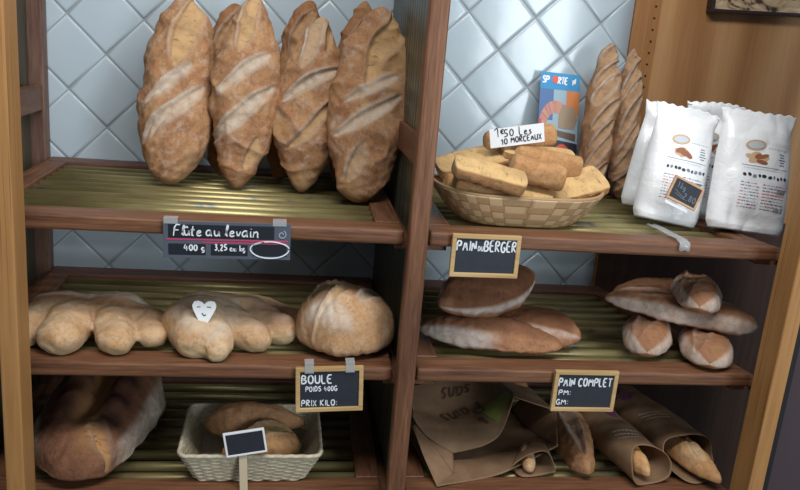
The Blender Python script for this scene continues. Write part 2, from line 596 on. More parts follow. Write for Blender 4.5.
# ------------------------------------------------------------------ tall flute loaves
def standing(name, label, group, mat, b, t, W, Ht, Hb, wp, sl, seed, k=5, bend=0.0, lump=0.05, lean=(0, 0)):
    b = np.array(b); t = np.array(t)
    d = t - b
    L = float(np.linalg.norm(d))
    M = frame_rot(d, (lean[0], -1, 0.2))
    o = loaf(name, None, mat, L, W, Ht, Hb, wp, k, sl, seed, bend, 0, lump, nu=200, nv=130, top_rough=.085)
    o.location = P(*b)
    o.rotation_euler = M.to_euler()
    tag(o, label, 'bread', group)
    drop_z(o, -3.9)
    return o
def drop_z(o, zt):
    bpy.context.view_layer.update()
    lo = min((o.matrix_world @ v.co).z for v in o.data.vertices)
    o.location.z += (zt * U + H) - lo

G1 = 'tall flute loaves leaning on the tiles'
# local x runs up the loaf, local y is to the photo's left, slashes (x0,y0,x1,y1,halfwidth,depth,ear,flour,cut)
WPa = [(0, .80), (.12, .96), (.3, 1.0), (.55, 1.0), (.75, .92), (.9, .74), (1, .5)]
WPb = [(0, .45), (.12, .62), (.3, .92), (.5, 1.0), (.7, .97), (.88, .72), (1, .45)]
def bt(px0, py0, Y0, px1, py1, Y1):
    return at(px0, py0, Y0), at(px1, py1, Y1)
b, t = bt(170, 181, -2.75, 187, -3, -0.75)
standing('flute_loaf', 'tall floury flute loaf standing at the far left, widest and alone against the tiles', G1, crust_flute, b, t, 1.72, .62, .42, WPa,
         [(0.9, .85, 2.45, -.75, .17, .05, .06, 1.0, .35), (1.9, .75, 2.95, -.35, .13, .04, .05, 1.0, .3), (2.8, .1, 5.0, -.3, .34, .04, .05, .4, .9), (1.0, 0.5, 1.9, .0, .1, .05, .04, .2, .6)], 11, bend=-.06)
b, t = bt(222, 170, -1.2, 237, 0, -0.62)
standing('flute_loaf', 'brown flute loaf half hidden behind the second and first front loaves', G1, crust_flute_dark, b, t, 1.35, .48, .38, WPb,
         [(3.0, .4, 4.6, -.2, .2, .04, .05, .4, .8)], 12)
b, t = bt(237, 186, -2.75, 256, -3, -1.75)
standing('flute_loaf', 'tall golden flute loaf, second from left in front, with pointed foot and white slashes', G1, crust_flute, b, t, 1.68, .58, .42,
         [(0, .42), (.12, .55), (.3, .9), (.5, 1.0), (.7, .86), (.88, .55), (1, .4)],
         [(1.0, .8, 2.6, -.8, .17, .05, .06, 1.0, .3), (2.2, .75, 3.4, -.5, .16, .04, .06, 1.0, .3), (3.3, .3, 4.9, -.1, .24, .04, .05, .5, .9), (.5, -.1, 1.3, -.4, .15, .03, .05, .2, .7)], 13, bend=-.03)
b, t = bt(278, 178, -1.25, 311, 2, -0.62)
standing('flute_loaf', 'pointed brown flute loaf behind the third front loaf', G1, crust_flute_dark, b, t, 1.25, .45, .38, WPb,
         [(3.2, .3, 4.6, -.1, .18, .04, .05, .3, .8)], 14)
b, t = bt(300, 189, -2.75, 322, 18, -1.85)
standing('flute_loaf', 'flute loaf third from left in the front row, with a dark slash across its belly', G1, crust_flute, b, t, 1.72, .58, .42,
         [(0, .42), (.12, .6), (.3, .92), (.5, 1.0), (.7, .86), (.88, .56), (1, .42)],
         [(1.0, .45, 2.6, -.75, .13, .11, .05, .5, .8), (2.2, .8, 3.2, -.55, .14, .09, .08, 1.0, .3), (3.0, .35, 4.7, -.05, .2, .03, .07, .9, .7), (3.5, -.2, 4.6, -.3, .1, .08, .04, .1, .9)], 15, bend=.04)
b, t = bt(336, 188, -1.5, 364, 8, -0.62)
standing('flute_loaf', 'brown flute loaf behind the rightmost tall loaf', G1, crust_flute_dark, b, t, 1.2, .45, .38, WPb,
         [(3.2, .3, 4.6, -.1, .18, .04, .05, .3, .8)], 16)
b, t = bt(354, 200, -3.75, 380, 9, -1.95)
standing('flute_loaf', 'largest tall floury flute loaf at the right end of the row, nearest the centre post', G1, crust_flute, b, t, 1.9, .6, .45,
         [(0, .6), (.12, .78), (.3, .93), (.5, 1.0), (.7, .93), (.88, .68), (1, .48)],
         [(1.4, .8, 2.75, -.75, .15, .06, .06, 1.0, .3), (2.3, .7, 3.2, -.6, .12, .05, .05, 1.0, .4), (2.8, .2, 5.1, -.55, .3, .07, .1, .2, 1.0), (.4, .3, 1.4, .1, .2, .03, .05, .6, .6)], 17, bend=-.02)

# ------------------------------------------------------------------ seeded baguettes
WPc = [(0, .6), (.15, .88), (.4, 1.0), (.7, .95), (.9, .72), (1, .45)]
def bagsl(n, L, w):
    out = []
    q = random.Random(int(L * 100))
    for i in range(n):
        x = 0.35 + (L - 1.1) * i / (n - 1) + q.uniform(-.08, .08)
        out.append((x - .2, w * .8, x + .85 + q.uniform(-.1, .15), -w * .75, q.uniform(.12, .18), q.uniform(.03, .06), q.uniform(.04, .09), q.uniform(.4, .8), .9))
    return out
b, t = bt(584, 186, -1.95, 608, 40, -0.55)
b[2] = -3.8
standing('baguette', 'slim brown baguette leaning on the tiles beside the leaflet, the taller of the two', 'slim baguettes leaning in the corner', crust_bag, b, t, .93, .38, .32, WPc, bagsl(7, 4.7, .45), 21)
b, t = bt(614, 200, -1.35, 629, 52, -0.5)
standing('baguette', 'slim brown baguette with white slashes, right one of the pair, against the wood panel edge', 'slim baguettes leaning in the corner', crust_bag, b, t, .84, .36, .3, WPc, bagsl(7, 4.4, .42), 22)

# ------------------------------------------------------------------ lying loaf helper
def lying(name, label, group, mat, a, b, zrest, W, Ht, Hb, wp=None, k=4, sl=(), seed=1, bend=0, arch=0, lump=.05, fn=None, up=(0, 0, 1), tilt=0, cat='bread'):
    """a,b: (X,Y) ends of the loaf's axis"""
    L = math.hypot(b[0] - a[0], b[1] - a[1])
    o = loaf(name, None, mat, math.hypot(L, tilt), W, Ht, Hb, wp, k, sl, seed, bend, arch, lump, fn)
    o.location = P(a[0], a[1], zrest)
    o.rotation_euler = frame_rot((b[0] - a[0], b[1] - a[1], tilt), up).to_euler()
    drop_z(o, zrest)
    if label:
        tag(o, label, cat, group)
    return o

# ------------------------------------------------------------------ lobed breads
def blob(name, label, group, mat, caps, loc, seed, attrfn, vox=0.045, lump=.05, zs=1.0):
    """union of capsules -> voxel remesh -> displaced bread mesh"""
    bm = bmesh.new()
    for (x0, y0, z0, r0, x1, y1, z1, r1, sq) in caps:
        p0, p1 = Vector((x0, y0, z0)), Vector((x1, y1, z1))
        n = 9
        for i in range(n):
            f = i / (n - 1)
            c = p0.lerp(p1, f); r = r0 + (r1 - r0) * f
            bmesh.ops.create_icosphere(bm, subdivisions=3, radius=r, matrix=Matrix.Translation(c) @ Matrix.Diagonal((1, 1, sq, 1)))
    bmesh.ops.scale(bm, vec=(U, U, U), verts=bm.verts)
    me = bpy.data.meshes.new('tmp'); bm.to_mesh(me); bm.free()
    ob = bpy.data.objects.new('tmp', me); C.objects.link(ob)
    md = ob.modifiers.new('r', 'REMESH'); md.mode = 'VOXEL'; md.voxel_size = vox * U
    sm = ob.modifiers.new('s', 'SMOOTH'); sm.iterations = 9; sm.factor = 0.5
    dg = bpy.context.evaluated_depsgraph_get(); dg.update()
    ev = ob.evaluated_get(dg)
    m2 = bpy.data.meshes.new_from_object(ev)
    bpy.data.objects.remove(ob)
    n = len(m2.vertices)
    co = np.empty(n * 3); m2.vertices.foreach_get('co', co); co = co.reshape(-1, 3) / U
    no = np.empty(n * 3); m2.vertices.foreach_get('normal', no); no = no.reshape(-1, 3)
    co = co + no * (lump * wn(co, 3.5, seed) + lump * .5 * wn(co, 9, seed + 1) + .01 * wn(co, 26, seed + 2))[:, None]
    cz = co.copy()
    cz[:, 2] = np.maximum(co[:, 2], 0.0) * zs
    m2.vertices.foreach_set('co', (cz * U).ravel())
    cut, flour, dark = attrfn(co, no)
    for kk, a in (('cut', cut), ('flour', flour), ('dark', dark)):
        q = m2.attributes.new(kk, 'FLOAT', 'POINT'); q.data.foreach_set('value', np.clip(a, 0, 1).astype(np.float32))
    m2.materials.clear()
    o = finish(m2, name, mat, None, True)
    o.name = name
    o.location = P(*loc)
    return tag(o, label, 'bread', group)

G2 = 'lobed pale breads'
def af1(co, no):
    n = wn(co, 4, 3)
    band = co[:, 1] - .12 - .1 * n
    flour = ss(.5, .9, no[:, 2]) * ss(.1, .35, band) * .75 + .15 * ss(.4, .9, no[:, 2])
    cut = ss(0.1, -0.5, no[:, 2]) * .5 + ss(.2, .0, co[:, 2]) * .5
    dark = .85 * np.exp(-(band / .13) ** 2) * ss(0.1, .5, no[:, 2])
    return cut, flour, dark
# first lobed bread, local origin at (1.9,-5,M)
caps = [(-1.35, .3, .42, .50, -.7, .45, .5, .60, .85), (-.7, .45, .5, .60, .5, .45, .5, .62, .85), (.5, .45, .5, .60, 1.2, .1, .38, .42, .85),
        (-1.35, .2, .4, .42, -1.4, -.70, .30, .34, 1.0),
        (-.5, .1, .45, .52, -.55, -.98, .40, .50, 1.0),
        (.35, .1, .45, .46, .60, -.95, .34, .42, 1.0),
        (1.0, .1, .38, .38, 1.32, -.62, .30, .36, 1.0)]
blob('lobed_bread', 'pale floury bread with four rounded lobes, at the left end beside the light upright', G2, crust_pale, caps, (1.85, -5.3, -7.06), 41, af1, zs=.82)
caps = [(-1.0, -.25, .42, .52, -.5, .2, .5, .64, .85), (-.5, .2, .5, .64, .4, .6, .46, .54, .85), (.4, .6, .46, .54, 1.1, .95, .34, .36, .85),
        (-.85, -.3, .46, .60, -.55, -1.0, .40, .52, 1.0), (-.5, -.4, .48, .58, -.12, -1.45, .26, .28, 1.0), (-.6, .0, .5, .55, -.1, -1.2, .34, .36, 1.0),
        (-.1, .1, .46, .48, .72, -.75, .32, .38, 1.0),
        (.5, .5, .46, .44, 1.25, -.22, .34, .40, 1.0),
        (1.0, .95, .34, .34, 1.62, .72, .26, .28, 1.0)]
def af2(co, no):
    flour = ss(.3, .9, no[:, 2]) * ss(.4, .6, co[:, 2]) * (.35 + .25 * (co[:, 0] < .3))
    cut = ss(0.1, -0.5, no[:, 2]) * .6 + ss(.2, .0, co[:, 2]) * .4
    dark = .4 * ss(.6, 1.2, co[:, 0]) * ss(.3, .7, no[:, 2]) + .25 * ss(0, .3, wn(co, 3, 9)) * ss(.4, .8, no[:, 2])
    return cut, flour, dark
blob('lobed_bread', 'pale floury bread with splayed lobes carrying the white heart card', G2, crust_pale, caps, (4.72, -5.2, -7.06), 43, af2, zs=.92)

# heart card standing on it
def heart():
    t = thing('heart_card', 'small white heart shaped card with a face drawn on it, stuck in the lobed bread', 'card', tuple(at(204, 313, -6.3)))
    pts = [(0, -.27), (.06, -.27), (.14, -.12), (.24, .08), (.26, .17), (.22, .25), (.13, .27), (.05, .24), (0, .19), (-.05, .24), (-.13, .27), (-.22, .25), (-.26, .17), (-.24, .08), (-.14, -.12), (-.06, -.27)]
    bm = bmesh.new()
    f = bm.faces.new([bm.verts.new((x, 0, z)) for x, z in pts])
    r = bmesh.ops.extrude_face_region(bm, geom=[f])
    for v in r['geom']:
        if isinstance(v, bmesh.types.BMVert):
            v.co.y += 0.02
    bmesh.ops.recalc_face_normals(bm, faces=bm.faces)
    mkb('card', bm, paper_white, t)
    ink_strokes('drawn_face', [[(-.15, .13), (-.08, .14)], [(.06, .14), (.15, .13)], [(-.04, .0), (.0, -.06), (.05, -.03)]], .02, ink, t, (0, -.004, 0))
    t.rotation_euler = (math.radians(-12), 0, 0)
    return t

# ------------------------------------------------------------------ stroke lettering
GL = {
 'P': [[(0, 0), (0, 1), (.45, .95), (.5, .72), (.42, .52), (0, .48)]],
 'A': [[(0, 0), (.28, 1), (.56, 0)], [(.1, .35), (.46, .35)]],
 'I': [[(.08, 0), (.08, 1)]],
 'N': [[(0, 0), (0, 1), (.48, 0), (.48, 1)]],
 'B': [[(0, 0), (0, 1), (.42, .92), (.42, .6), (0, .52), (.5, .42), (.48, .08), (0, 0)]],
 'E': [[(.46, 1), (0, 1), (0, 0), (.48, 0)], [(0, .52), (.38, .52)]],
 'R': [[(0, 0), (0, 1), (.45, .92), (.45, .58), (0, .5), (.5, 0)]],
 'G': [[(.5, .85), (.3, 1), (.05, .8), (0, .4), (.12, .05), (.4, 0), (.52, .2), (.52, .42), (.3, .42)]],
 'O': [[(.28, 1), (.04, .8), (0, .35), (.15, .02), (.42, .02), (.56, .35), (.52, .8), (.28, 1)]],
 'U': [[(0, 1), (0, .25), (.12, .02), (.4, .02), (.5, .25), (.5, 1)]],
 'L': [[(0, 1), (0, 0), (.42, 0)]],
 'D': [[(0, 0), (0, 1), (.35, .92), (.52, .55), (.4, .1), (0, 0)]],
 'S': [[(.46, .88), (.25, 1), (.03, .85), (.08, .6), (.42, .42), (.46, .15), (.22, 0), (0, .12)]],
 'X': [[(0, 0), (.5, 1)], [(0, 1), (.5, 0)]],
 'K': [[(0, 0), (0, 1)], [(.48, 1), (0, .45), (.5, 0)]],
 'C': [[(.5, .85), (.3, 1), (.05, .8), (0, .4), (.12, .05), (.35, 0), (.52, .15)]],
 'M': [[(0, 0), (.06, 1), (.33, .35), (.6, 1), (.66, 0)]],
 'T': [[(0, 1), (.56, 1)], [(.28, 1), (.28, 0)]],
 'F': [[(.5, 1), (.04, 1), (0, 0)], [(0, .52), (.4, .52)]],
 ':': [[(.05, .12), (.1, .2)], [(.05, .62), (.1, .7)]],
 "'": [[(.1, 1.05), (.04, .8)]],
 ',': [[(.1, .08), (.0, -.14)]],
 '4': [[(.22, 1), (.0, .38)], [(.0, .38), (.54, .38)], [(.38, .75), (.38, 0)]],
 '0': [[(.25, 1), (.03, .75), (.03, .25), (.25, 0), (.45, .25), (.45, .75), (.25, 1)]],
 '1': [[(.02, .7), (.2, 1), (.2, 0)]],
 '2': [[(.02, .8), (.25, 1), (.45, .75), (.0, 0), (.48, 0)]],
 '3': [[(.02, .95), (.4, .95), (.18, .55), (.45, .35), (.25, 0), (.0, .1)]],
 '5': [[(.45, 1), (.08, 1), (.05, .55), (.4, .5), (.42, .12), (0, .02)]],
 '8': [[(.25, .52), (.05, .75), (.25, 1), (.45, .75), (.25, .52), (.02, .22), (.25, 0), (.48, .22), (.25, .52)]],
 'a': [[(.4, .5), (.15, .52), (0, .25), (.15, 0), (.38, .15), (.4, .5), (.42, .05), (.52, .02)]],
 'c': [[(.38, .45), (.15, .5), (0, .25), (.15, 0), (.4, .08)]],
 'e': [[(.02, .22), (.36, .32), (.25, .5), (.06, .42), (.04, .1), (.2, 0), (.42, .1)]],
 'g': [[(.38, .48), (.1, .5), (0, .25), (.15, .05), (.38, .2), (.38, .5), (.36, -.25), (.05, -.3)]],
 'i': [[(.05, .5), (.08, .04), (.18, .02)], [(.06, .68), (.08, .73)]],
 'k': [[(0, 0), (.04, 1)], [(.34, .5), (.03, .22), (.36, 0)]],
 'l': [[(0, .1), (.2, .8), (.14, 1), (.05, .8), (.1, .05), (.22, .04)]],
 'n': [[(0, 0), (.02, .5)], [(.02, .3), (.2, .5), (.34, .38), (.36, 0), (.44, .02)]],
 'o': [[(.2, .5), (.02, .35), (.05, .05), (.25, 0), (.38, .25), (.2, .5)]],
 'r': [[(0, 0), (.02, .5)], [(.02, .3), (.15, .5), (.3, .45)]],
 's': [[(.3, .45), (.08, .48), (.08, .3), (.3, .18), (.22, 0), (0, .04)]],
 't': [[(.14, .9), (.1, .08), (.28, .04)], [(0, .55), (.3, .58)]],
 'u': [[(0, .5), (.02, .08), (.2, .0), (.36, .2), (.38, .5), (.4, .02), (.48, .03)]],
 'v': [[(0, .5), (.16, 0), (.34, .5)]],
 'x': [[(0, 0), (.34, .5)], [(.02, .5), (.34, 0)]],
 'd': [[(.36, .4), (.12, .5), (0, .22), (.14, 0), (.36, .16), (.38, 1), (.38, .02), (.46, .02)]],
 'm': [[(0, 0), (.02, .5)], [(.02, .3), (.16, .5), (.26, .38), (.26, 0)], [(.26, .3), (.42, .5), (.52, .38), (.54, 0)]],
 'z': [[(0, .5), (.34, .5), (0, 0), (.36, .02)]],
 '€': [[(.5, .85), (.3, 1), (.1, .8), (.06, .4), (.18, .05), (.45, .05)], [(-.05, .6), (.35, .62)], [(-.05, .4), (.32, .42)]],
 '^': [[(.02, .7), (.14, .85), (.26, .7)]],
 '&': [[(.5, 0), (.1, .75), (.22, 1), (.36, .8), (.02, .3), (.15, 0), (.4, .1), (.5, .4)]],
}
def text_strokes(s, x, z, h, sx=1.0, gap=.2, slant=0.0, jit=.03, seed=0, rise=0.0):
    r = random.Random(seed)
    out = []
    cx = 0.0
    for ch in s:
        if ch == ' ':
            cx += .42; continue
        g = GL[ch]
        w = max(p[0] for st in g for p in st)
        jz = r.uniform(-jit, jit); js = 1 + r.uniform(-jit, jit)
        for st in g:
            out.append([(x + (cx + p[0] + slant * p[1]) * h * sx, z + (p[1] * js + jz) * h + rise * (cx + p[0]) * h * sx) for p in st])
        cx += w + gap
    return out

def fit_text(s, x, z, h, width, seed=0):
    st = text_strokes(s, 0, 0, h, 1, gap=.24, seed=seed)
    m = max(p[0] for q in st for p in q)
    return [[(x + p[0] * width / m, z + p[1]) for p in q] for q in st]

def ink_strokes(name, strokes, width, mat, parent, off=(0, 0, 0), th=.012, fn=None):
    """flat raised strokes in the local xz plane, facing -y"""
    V, F = [], []
    for st in strokes:
        # resample with corner smoothing
        pts = [Vector(p) for p in st]
        sm = [pts[0]]
        for i in range(1, len(pts) - 1):
            a, b_, c = pts[i - 1], pts[i], pts[i + 1]
            sm += [b_.lerp(a, .25), b_.lerp(c, .25)]
        sm.append(pts[-1])
        n = len(sm)
        base = len(V)
        for i, p in enumerate(sm):
            t = (sm[min(i + 1, n - 1)] - sm[max(i - 1, 0)])
            t = t.normalized() if t.length > 0 else Vector((1, 0))
            nn = Vector((-t.y, t.x)) * width / 2
            e = 0.7 if i in (0, n - 1) else 1
            for sgn in (1, -1):
                q = p + nn * sgn * e
                for dy in (0, -th):
                    V.append((q.x + off[0], dy + off[1], q.y + off[2]))
        for i in range(n - 1):
            a = base + i * 4; b2 = a + 4
            F += [(a + 1, b2 + 1, b2 + 3, a + 3), (a, b2, b2 + 1, a + 1), (a + 2, a + 3, b2 + 3, b2 + 2)]
    if fn:
        V = [fn(*v) for v in V]
    return mk(name, V, F, mat, parent, False)

paper_white = plain('white_card', (232, 236, 238), 0.7)
ink = plain('dark_ink', (40, 40, 46), 0.7)
chalk = plain('white_chalk', (226, 232, 238), 0.9)
slate_n = NT('black_slate')
slate = slate_n.out(slate_n.mix(slate_n.noise(slate_n.coord(), 60, 5), s2l((28, 32, 42)), s2l((44, 48, 58))), 0.55)
oakframe = wood('pale_sign_frame', 0, (168, 136, 88), (190, 158, 108), (206, 176, 128), 0.5, 200)
def clear_mat(name, c, tr=0.6):
    t = NT(name)
    m = t.out(s2l(c), 0.12, 0.5)
    t.b.inputs['Transmission Weight'].default_value = 0
    t.b.inputs['Alpha'].default_value = 1 - tr
    return m
tape_m = clear_mat('clear_tape', (200, 204, 206), 0.62)
heart()

def sign_root(name, label, corners, Y, group=None, yaw=0):
    tl, tr, br, bl = [at(px, py, Y) for px, py in corners]
    c = (tl + tr + br + bl) / 4
    w = (np.linalg.norm(tr - tl) + np.linalg.norm(br - bl)) / 2
    h = (np.linalg.norm(tl - bl) + np.linalg.norm(tr - br)) / 2
    ex = ((tr - tl) + (br - bl)); ez = ((tl - bl) + (tr - br))
    roll = math.atan2(ex[2], ex[0])
    t = thing(name, label, 'sign', tuple(c), group)
    t.rotation_euler = (0, -roll, yaw)
    return t, w, h

def chalkboard(label, corners, Y, lines, fw=.1, cw=.045, tapes=(-.25, .25)):
    t, w, h = sign_root('chalkboard_sign', label, corners, Y, 'small framed price slates')
    bm = bmesh.new(); bx(bm, -w / 2 + fw * .6, w / 2 - fw * .6, -.02, .03, -h / 2 + fw * .6, h / 2 - fw * .6)
    slab = mkb('slate', bm, slate, t)
    bm = bmesh.new()
    for x0, x1, z0, z1 in ((-w / 2, w / 2, h / 2 - fw, h / 2), (-w / 2, w / 2, -h / 2, -h / 2 + fw), (-w / 2, -w / 2 + fw, -h / 2 + fw * .9, h / 2 - fw * .9), (w / 2 - fw, w / 2, -h / 2 + fw * .9, h / 2 - fw * .9)):
        bx(bm, x0, x1, -.06, .05, z0, z1, .02)
    mkb('sign_frame', bm, oakframe, t)
    sts = []
    for i, (s, x, z, hh, sx) in enumerate(lines):
        ink_strokes('chalk_writing', fit_text(s, -w / 2 + x * w, -h / 2 + z * h, hh, sx * w, i + 3), min(cw, hh * .17), chalk, slab, (0, -.02, 0))
    if tapes:
        for x in tapes:
            bm = bmesh.new()
            bx(bm, x * w - .1, x * w + .1, -.075, -.065, h / 2 - .12, h / 2 + .12)
            bx(bm, x * w - .1, x * w + .1, -.07, .16, h / 2 + .11, h / 2 + .125)
            mkb('tape', bm, tape_m, t)
    return t
chalkboard('small framed slate reading PAIN DU BERGER, on the upper right shelf edge', [(451, 233), (521, 236), (517, 278), (450, 276)], -6.93,
           [('PAIN', .08, .62, .22, .27), ('DU', .385, .62, .11, .07), ('BERGER', .475, .61, .24, .46)], cw=.036, tapes=())
chalkboard('small framed slate reading BOULE, POIDS 400G, PRIX KILO, below the round boule', [(295, 367), (363, 366), (363, 409), (296, 412)], -6.93,
           [('BOULE', .09, .64, .2, .44), ('POIDS 400G', .15, .46, .12, .46), ('PRIX KILO:', .09, .13, .14, .52)], cw=.04, tapes=(-.3, .3))
chalkboard('small framed slate reading PAIN COMPLET, PM, GM, on the middle right shelf edge', [(553, 370), (617, 371), (614, 411), (552, 410)], -6.93,
           [('PAIN COMPLET', .08, .62, .2, .83), ('PM:', .1, .40, .13, .18), ('GM:', .08, .16, .13, .18)], cw=.038, tapes=())

# grey plastic price sign
def plastic_sign():
    t, w, h = sign_root('price_sign', 'wide dark grey price sign with pink line reading Flûte au levain', [(163, 221), (291, 223.5), (290, 260.5), (163.5, 257)], -6.93)
    grey = plain('grey_plastic', (86, 92, 104), 0.3)
    blackp = plain('black_write_field', (34, 38, 46), 0.35)
    bm = bmesh.new(); bx(bm, -w / 2, w / 2, -.02, .02, -h / 2, h / 2, .008); mkb('board', bm, grey, t)
    def field(name, x0, x1, z0, z1, y=-.03):
        bm = bmesh.new(); bx(bm, x0, x1, y, -.015, z0, z1, .012)
        mkb(name, bm, blackp, t)
    field('writing_field', -w * .46, w * .37, h * .06, h * .42)
    field('writing_field', -w * .46, -w * .17, -h * .4, -h * .1)
    field('writing_field', -w * .13, w * .16, -h * .4, -h * .1)
    field('writing_field', w * .2, w * .47, -h * .4, -h * .06)
    pink = plain('pink_line', (196, 64, 104), 0.4)
    bm = bmesh.new(); bx(bm, -w * .48, w * .48, -.028, -.018, h * .0, h * .035); bx(bm, -w * .2, w * .48, -.028, -.018, -h * .07, -h * .045)
    mkb('pink_line', bm, pink, t)
    st = text_strokes('Fl', -w * .42, h * .12, .23, 1.0, slant=.1, seed=1) + text_strokes('u', -w * .335, h * .12, .24, 1, seed=2) + text_strokes('^', -w * .33, h * .12, .22, 1, seed=2) + \
        text_strokes('te', -w * .29, h * .12, .24, 1.0, slant=.1, seed=4) + text_strokes('au', -w * .17, h * .12, .24, 1.0, seed=5) + text_strokes('levain', -w * .02, h * .12, .25, 1.0, slant=.1, gap=.12, seed=6)
    ink_strokes('chalk_writing', st, .028, chalk, t, (0, -.03, 0))
    st = text_strokes('400 g', -w * .34, -h * .28, .13, 1.1, seed=8) + text_strokes('3,25', -w * .10, -h * .26, .13, .9, seed=9) + text_strokes('au kg', w * .02, -h * .27, .12, .9, seed=10)
    ink_strokes('price_writing', st, .028, chalk, t, (0, -.03, 0))
    ell = [(w * .335 + w * .155 * math.cos(a) * (1 + .04 * math.sin(3 * a)), -h * .22 + h * .23 * math.sin(a)) for a in np.linspace(0, 6.5, 26)]
    ink_strokes('chalk_loop', [ell, [(w * .2, -h * .1), (w * .29, 0)]], .025, chalk, t, (0, -.03, 0))
    sw = [(w * .43 + .085 * r_ * math.cos(a), h * .2 + .085 * r_ * math.sin(a)) for a, r_ in zip(np.linspace(0, 7.5, 20), np.linspace(.35, 1.1, 20))]
    ink_strokes('swirl_emblem', [sw], .022, plain('emblem_grey', (150, 160, 176), 0.5), t, (0, -.022, 0))
    for x in (-.44, .41):
        bm = bmesh.new()
        bx(bm, x * w - .14, x * w + .14, -.035, -.025, h / 2 - .05, h / 2 + .07)
        bx(bm, x * w - .14, x * w + .14, -.03, .12, h / 2 + .06, h / 2 + .075)
        mkb('tape', bm, tape_m, t)
plastic_sign()

# ------------------------------------------------------------------ boule
def boule_fn(V, u, th, cut, flour, dark):
    q = V - np.array([1.15, 0, 0])
    flour = np.maximum(flour, .8 * ss(.3, .75, wn(V, 2.6, 78)) * ss(.1, .7, np.sin(th) + .2 * wn(V, 5, 79)))
    return V, cut, flour, dark
lying('boule', 'round floury boule loaf with a split crust, right end of the middle left shelf', None, crust_boule, (6.34, -5.6), (8.68, -5.6), -7.06, 2.0, 1.08, .36,
      [(0, .8), (.15, .9), (.36, 1.08), (.6, 1.0), (.85, .92), (1, .8)], 2.7,
      [(.25, -.2, 1.35, .55, .16, .02, .12, .8, 1.0), (.35, -.9, 1.2, -.15, .12, .03, .10, .5, .9), (1.35, -.65, 2.0, .2, .14, .04, .08, .9, .6)], 51, lump=.06, fn=boule_fn)

# ------------------------------------------------------------------ big cracked loaf bottom left
def big_fn(V, u, th, cut, flour, dark):
    s = np.sin(th); c = np.cos(th)
    x = V[:, 0]; y = V[:, 1]
    ridg = .5 + .5 * np.sin(x * 9 + y * 3 + wn(V, 2, 5) * .6)
    side = ss(.78, .93, np.abs(c)) * (s > -.3) * ss(.06, .2, u)
    flour = np.maximum(flour, side * (.75 + .25 * ridg))
    V = V.copy()
    V[:, 2] += .03 * side * np.sin(x * 9)
    # valley down the middle
    cen = np.exp(-((y + .05 * np.sin(x * 4)) / .28) ** 2) * ss(.12, .35, u) * (s > 0)
    V[:, 2] -= .42 * cen
    rim = np.exp(-((np.abs(y) - .6) / .28) ** 2) * ss(.08, .22, u) * (s > 0)
    V[:, 2] += .10 * rim + .05 * rim * np.sin(x * 8 + 2 * np.abs(y))
    dark = np.maximum(dark, np.clip(rim * 1.5, 0, 1) * (.6 + .4 * ridg))
    cut = np.maximum(cut, cen)
    cut = np.maximum(cut, .9 * np.exp(-(((x - .75) / .4) ** 2 + ((y + .35) / .3) ** 2)))
    flour = flour * (1 - .9 * rim)
    V[:, 2] *= .8 + .5 * np.clip(u, 0, 1)
    flour = np.maximum(flour, .5 * ss(.3, .9, wn(V, 4, 12)) * ss(.2, .05, u))
    return V, cut, flour, dark
crust_big = bread('big_loaf_crust', (104, 68, 50), (142, 98, 72), (186, 138, 90), (58, 32, 25), (196, 184, 168), fth=(0.6, 0.85), famt=0.25)
lying('rustic_loaf', 'large dark cracked loaf with floury ribbed sides, lowest left shelf', None, crust_big, (1.45, -6.75), (2.0, -1.6), -10.25, 2.6, 1.1, .36,
      [(0, .92), (.1, .98), (.3, 1.0), (.6, 1.0), (.85, .9), (1, .7)], 3.2,
      [(.3, -.8, 1.1, -.15, .2, .06, .05, .3, 1.0)], 61, lump=.075, fn=big_fn)

# ------------------------------------------------------------------ shepherd loaves
def ring_fn(w, zt=.55):
    def f(V, u, th, cut, flour, dark):
        s = np.sin(th)
        plate = ss(.50, .66, s) * ss(.03, .12, u) * ss(.97, .88, u)
        edge = ss(.05, .35, s) * ss(.66, .45, s)
        flour = np.maximum(flour * .4, edge * w)
        cut = np.maximum(cut, plate * .9)
        dark = np.maximum(dark, .5 * plate * ss(-.2, .8, wn(V, 3, 8)))
        return V, cut, flour, dark
    return f
def grey_fn(V, u, th, cut, flour, dark):
    s = np.sin(th)
    flour = np.maximum(flour, ss(.62, .4, u) * ss(.75, .45, s) * .95 * (s > -.4))
    dark = np.maximum(dark, .5 * ss(.5, .9, s))
    return V, cut, flour, dark
WPm = [(0, .62), (.15, .85), (.4, 1.0), (.65, 1.0), (.88, .85), (1, .6)]
G3 = 'shepherd loaves'
def end_loaf(*a, **k):
    return lying(*a, **k)
WPo = [(0, .5), (.15, .78), (.4, 1.0), (.65, .98), (.88, .7), (1, .4)]
lying('shepherd_loaf', 'long shepherd loaf with grey floury side, front lower one of the three', G3, crust_berger, (9.4, -5.0), (12.75, -6.05), -7.06, 1.35, .55, .27, WPo, 4, (), 71, fn=grey_fn)
lying('shepherd_loaf', 'brown shepherd loaf lying lower right of the three, behind the front one', G3, crust_berger, (10.9, -4.3), (13.35, -5.7), -7.06, 1.3, .52, .27, WPm, 4, (), 72, fn=ring_fn(.5))
o = lying('shepherd_loaf', 'oval shepherd loaf with dark cracked top and white floury rim, resting on the other two', G3, crust_berger, (9.7, -5.3), (12.5, -3.85), -6.36, 1.6, .45, .3, WPo, 3.2, (), 73, fn=ring_fn(1.0), up=(.05, -.55, .83), tilt=.45)

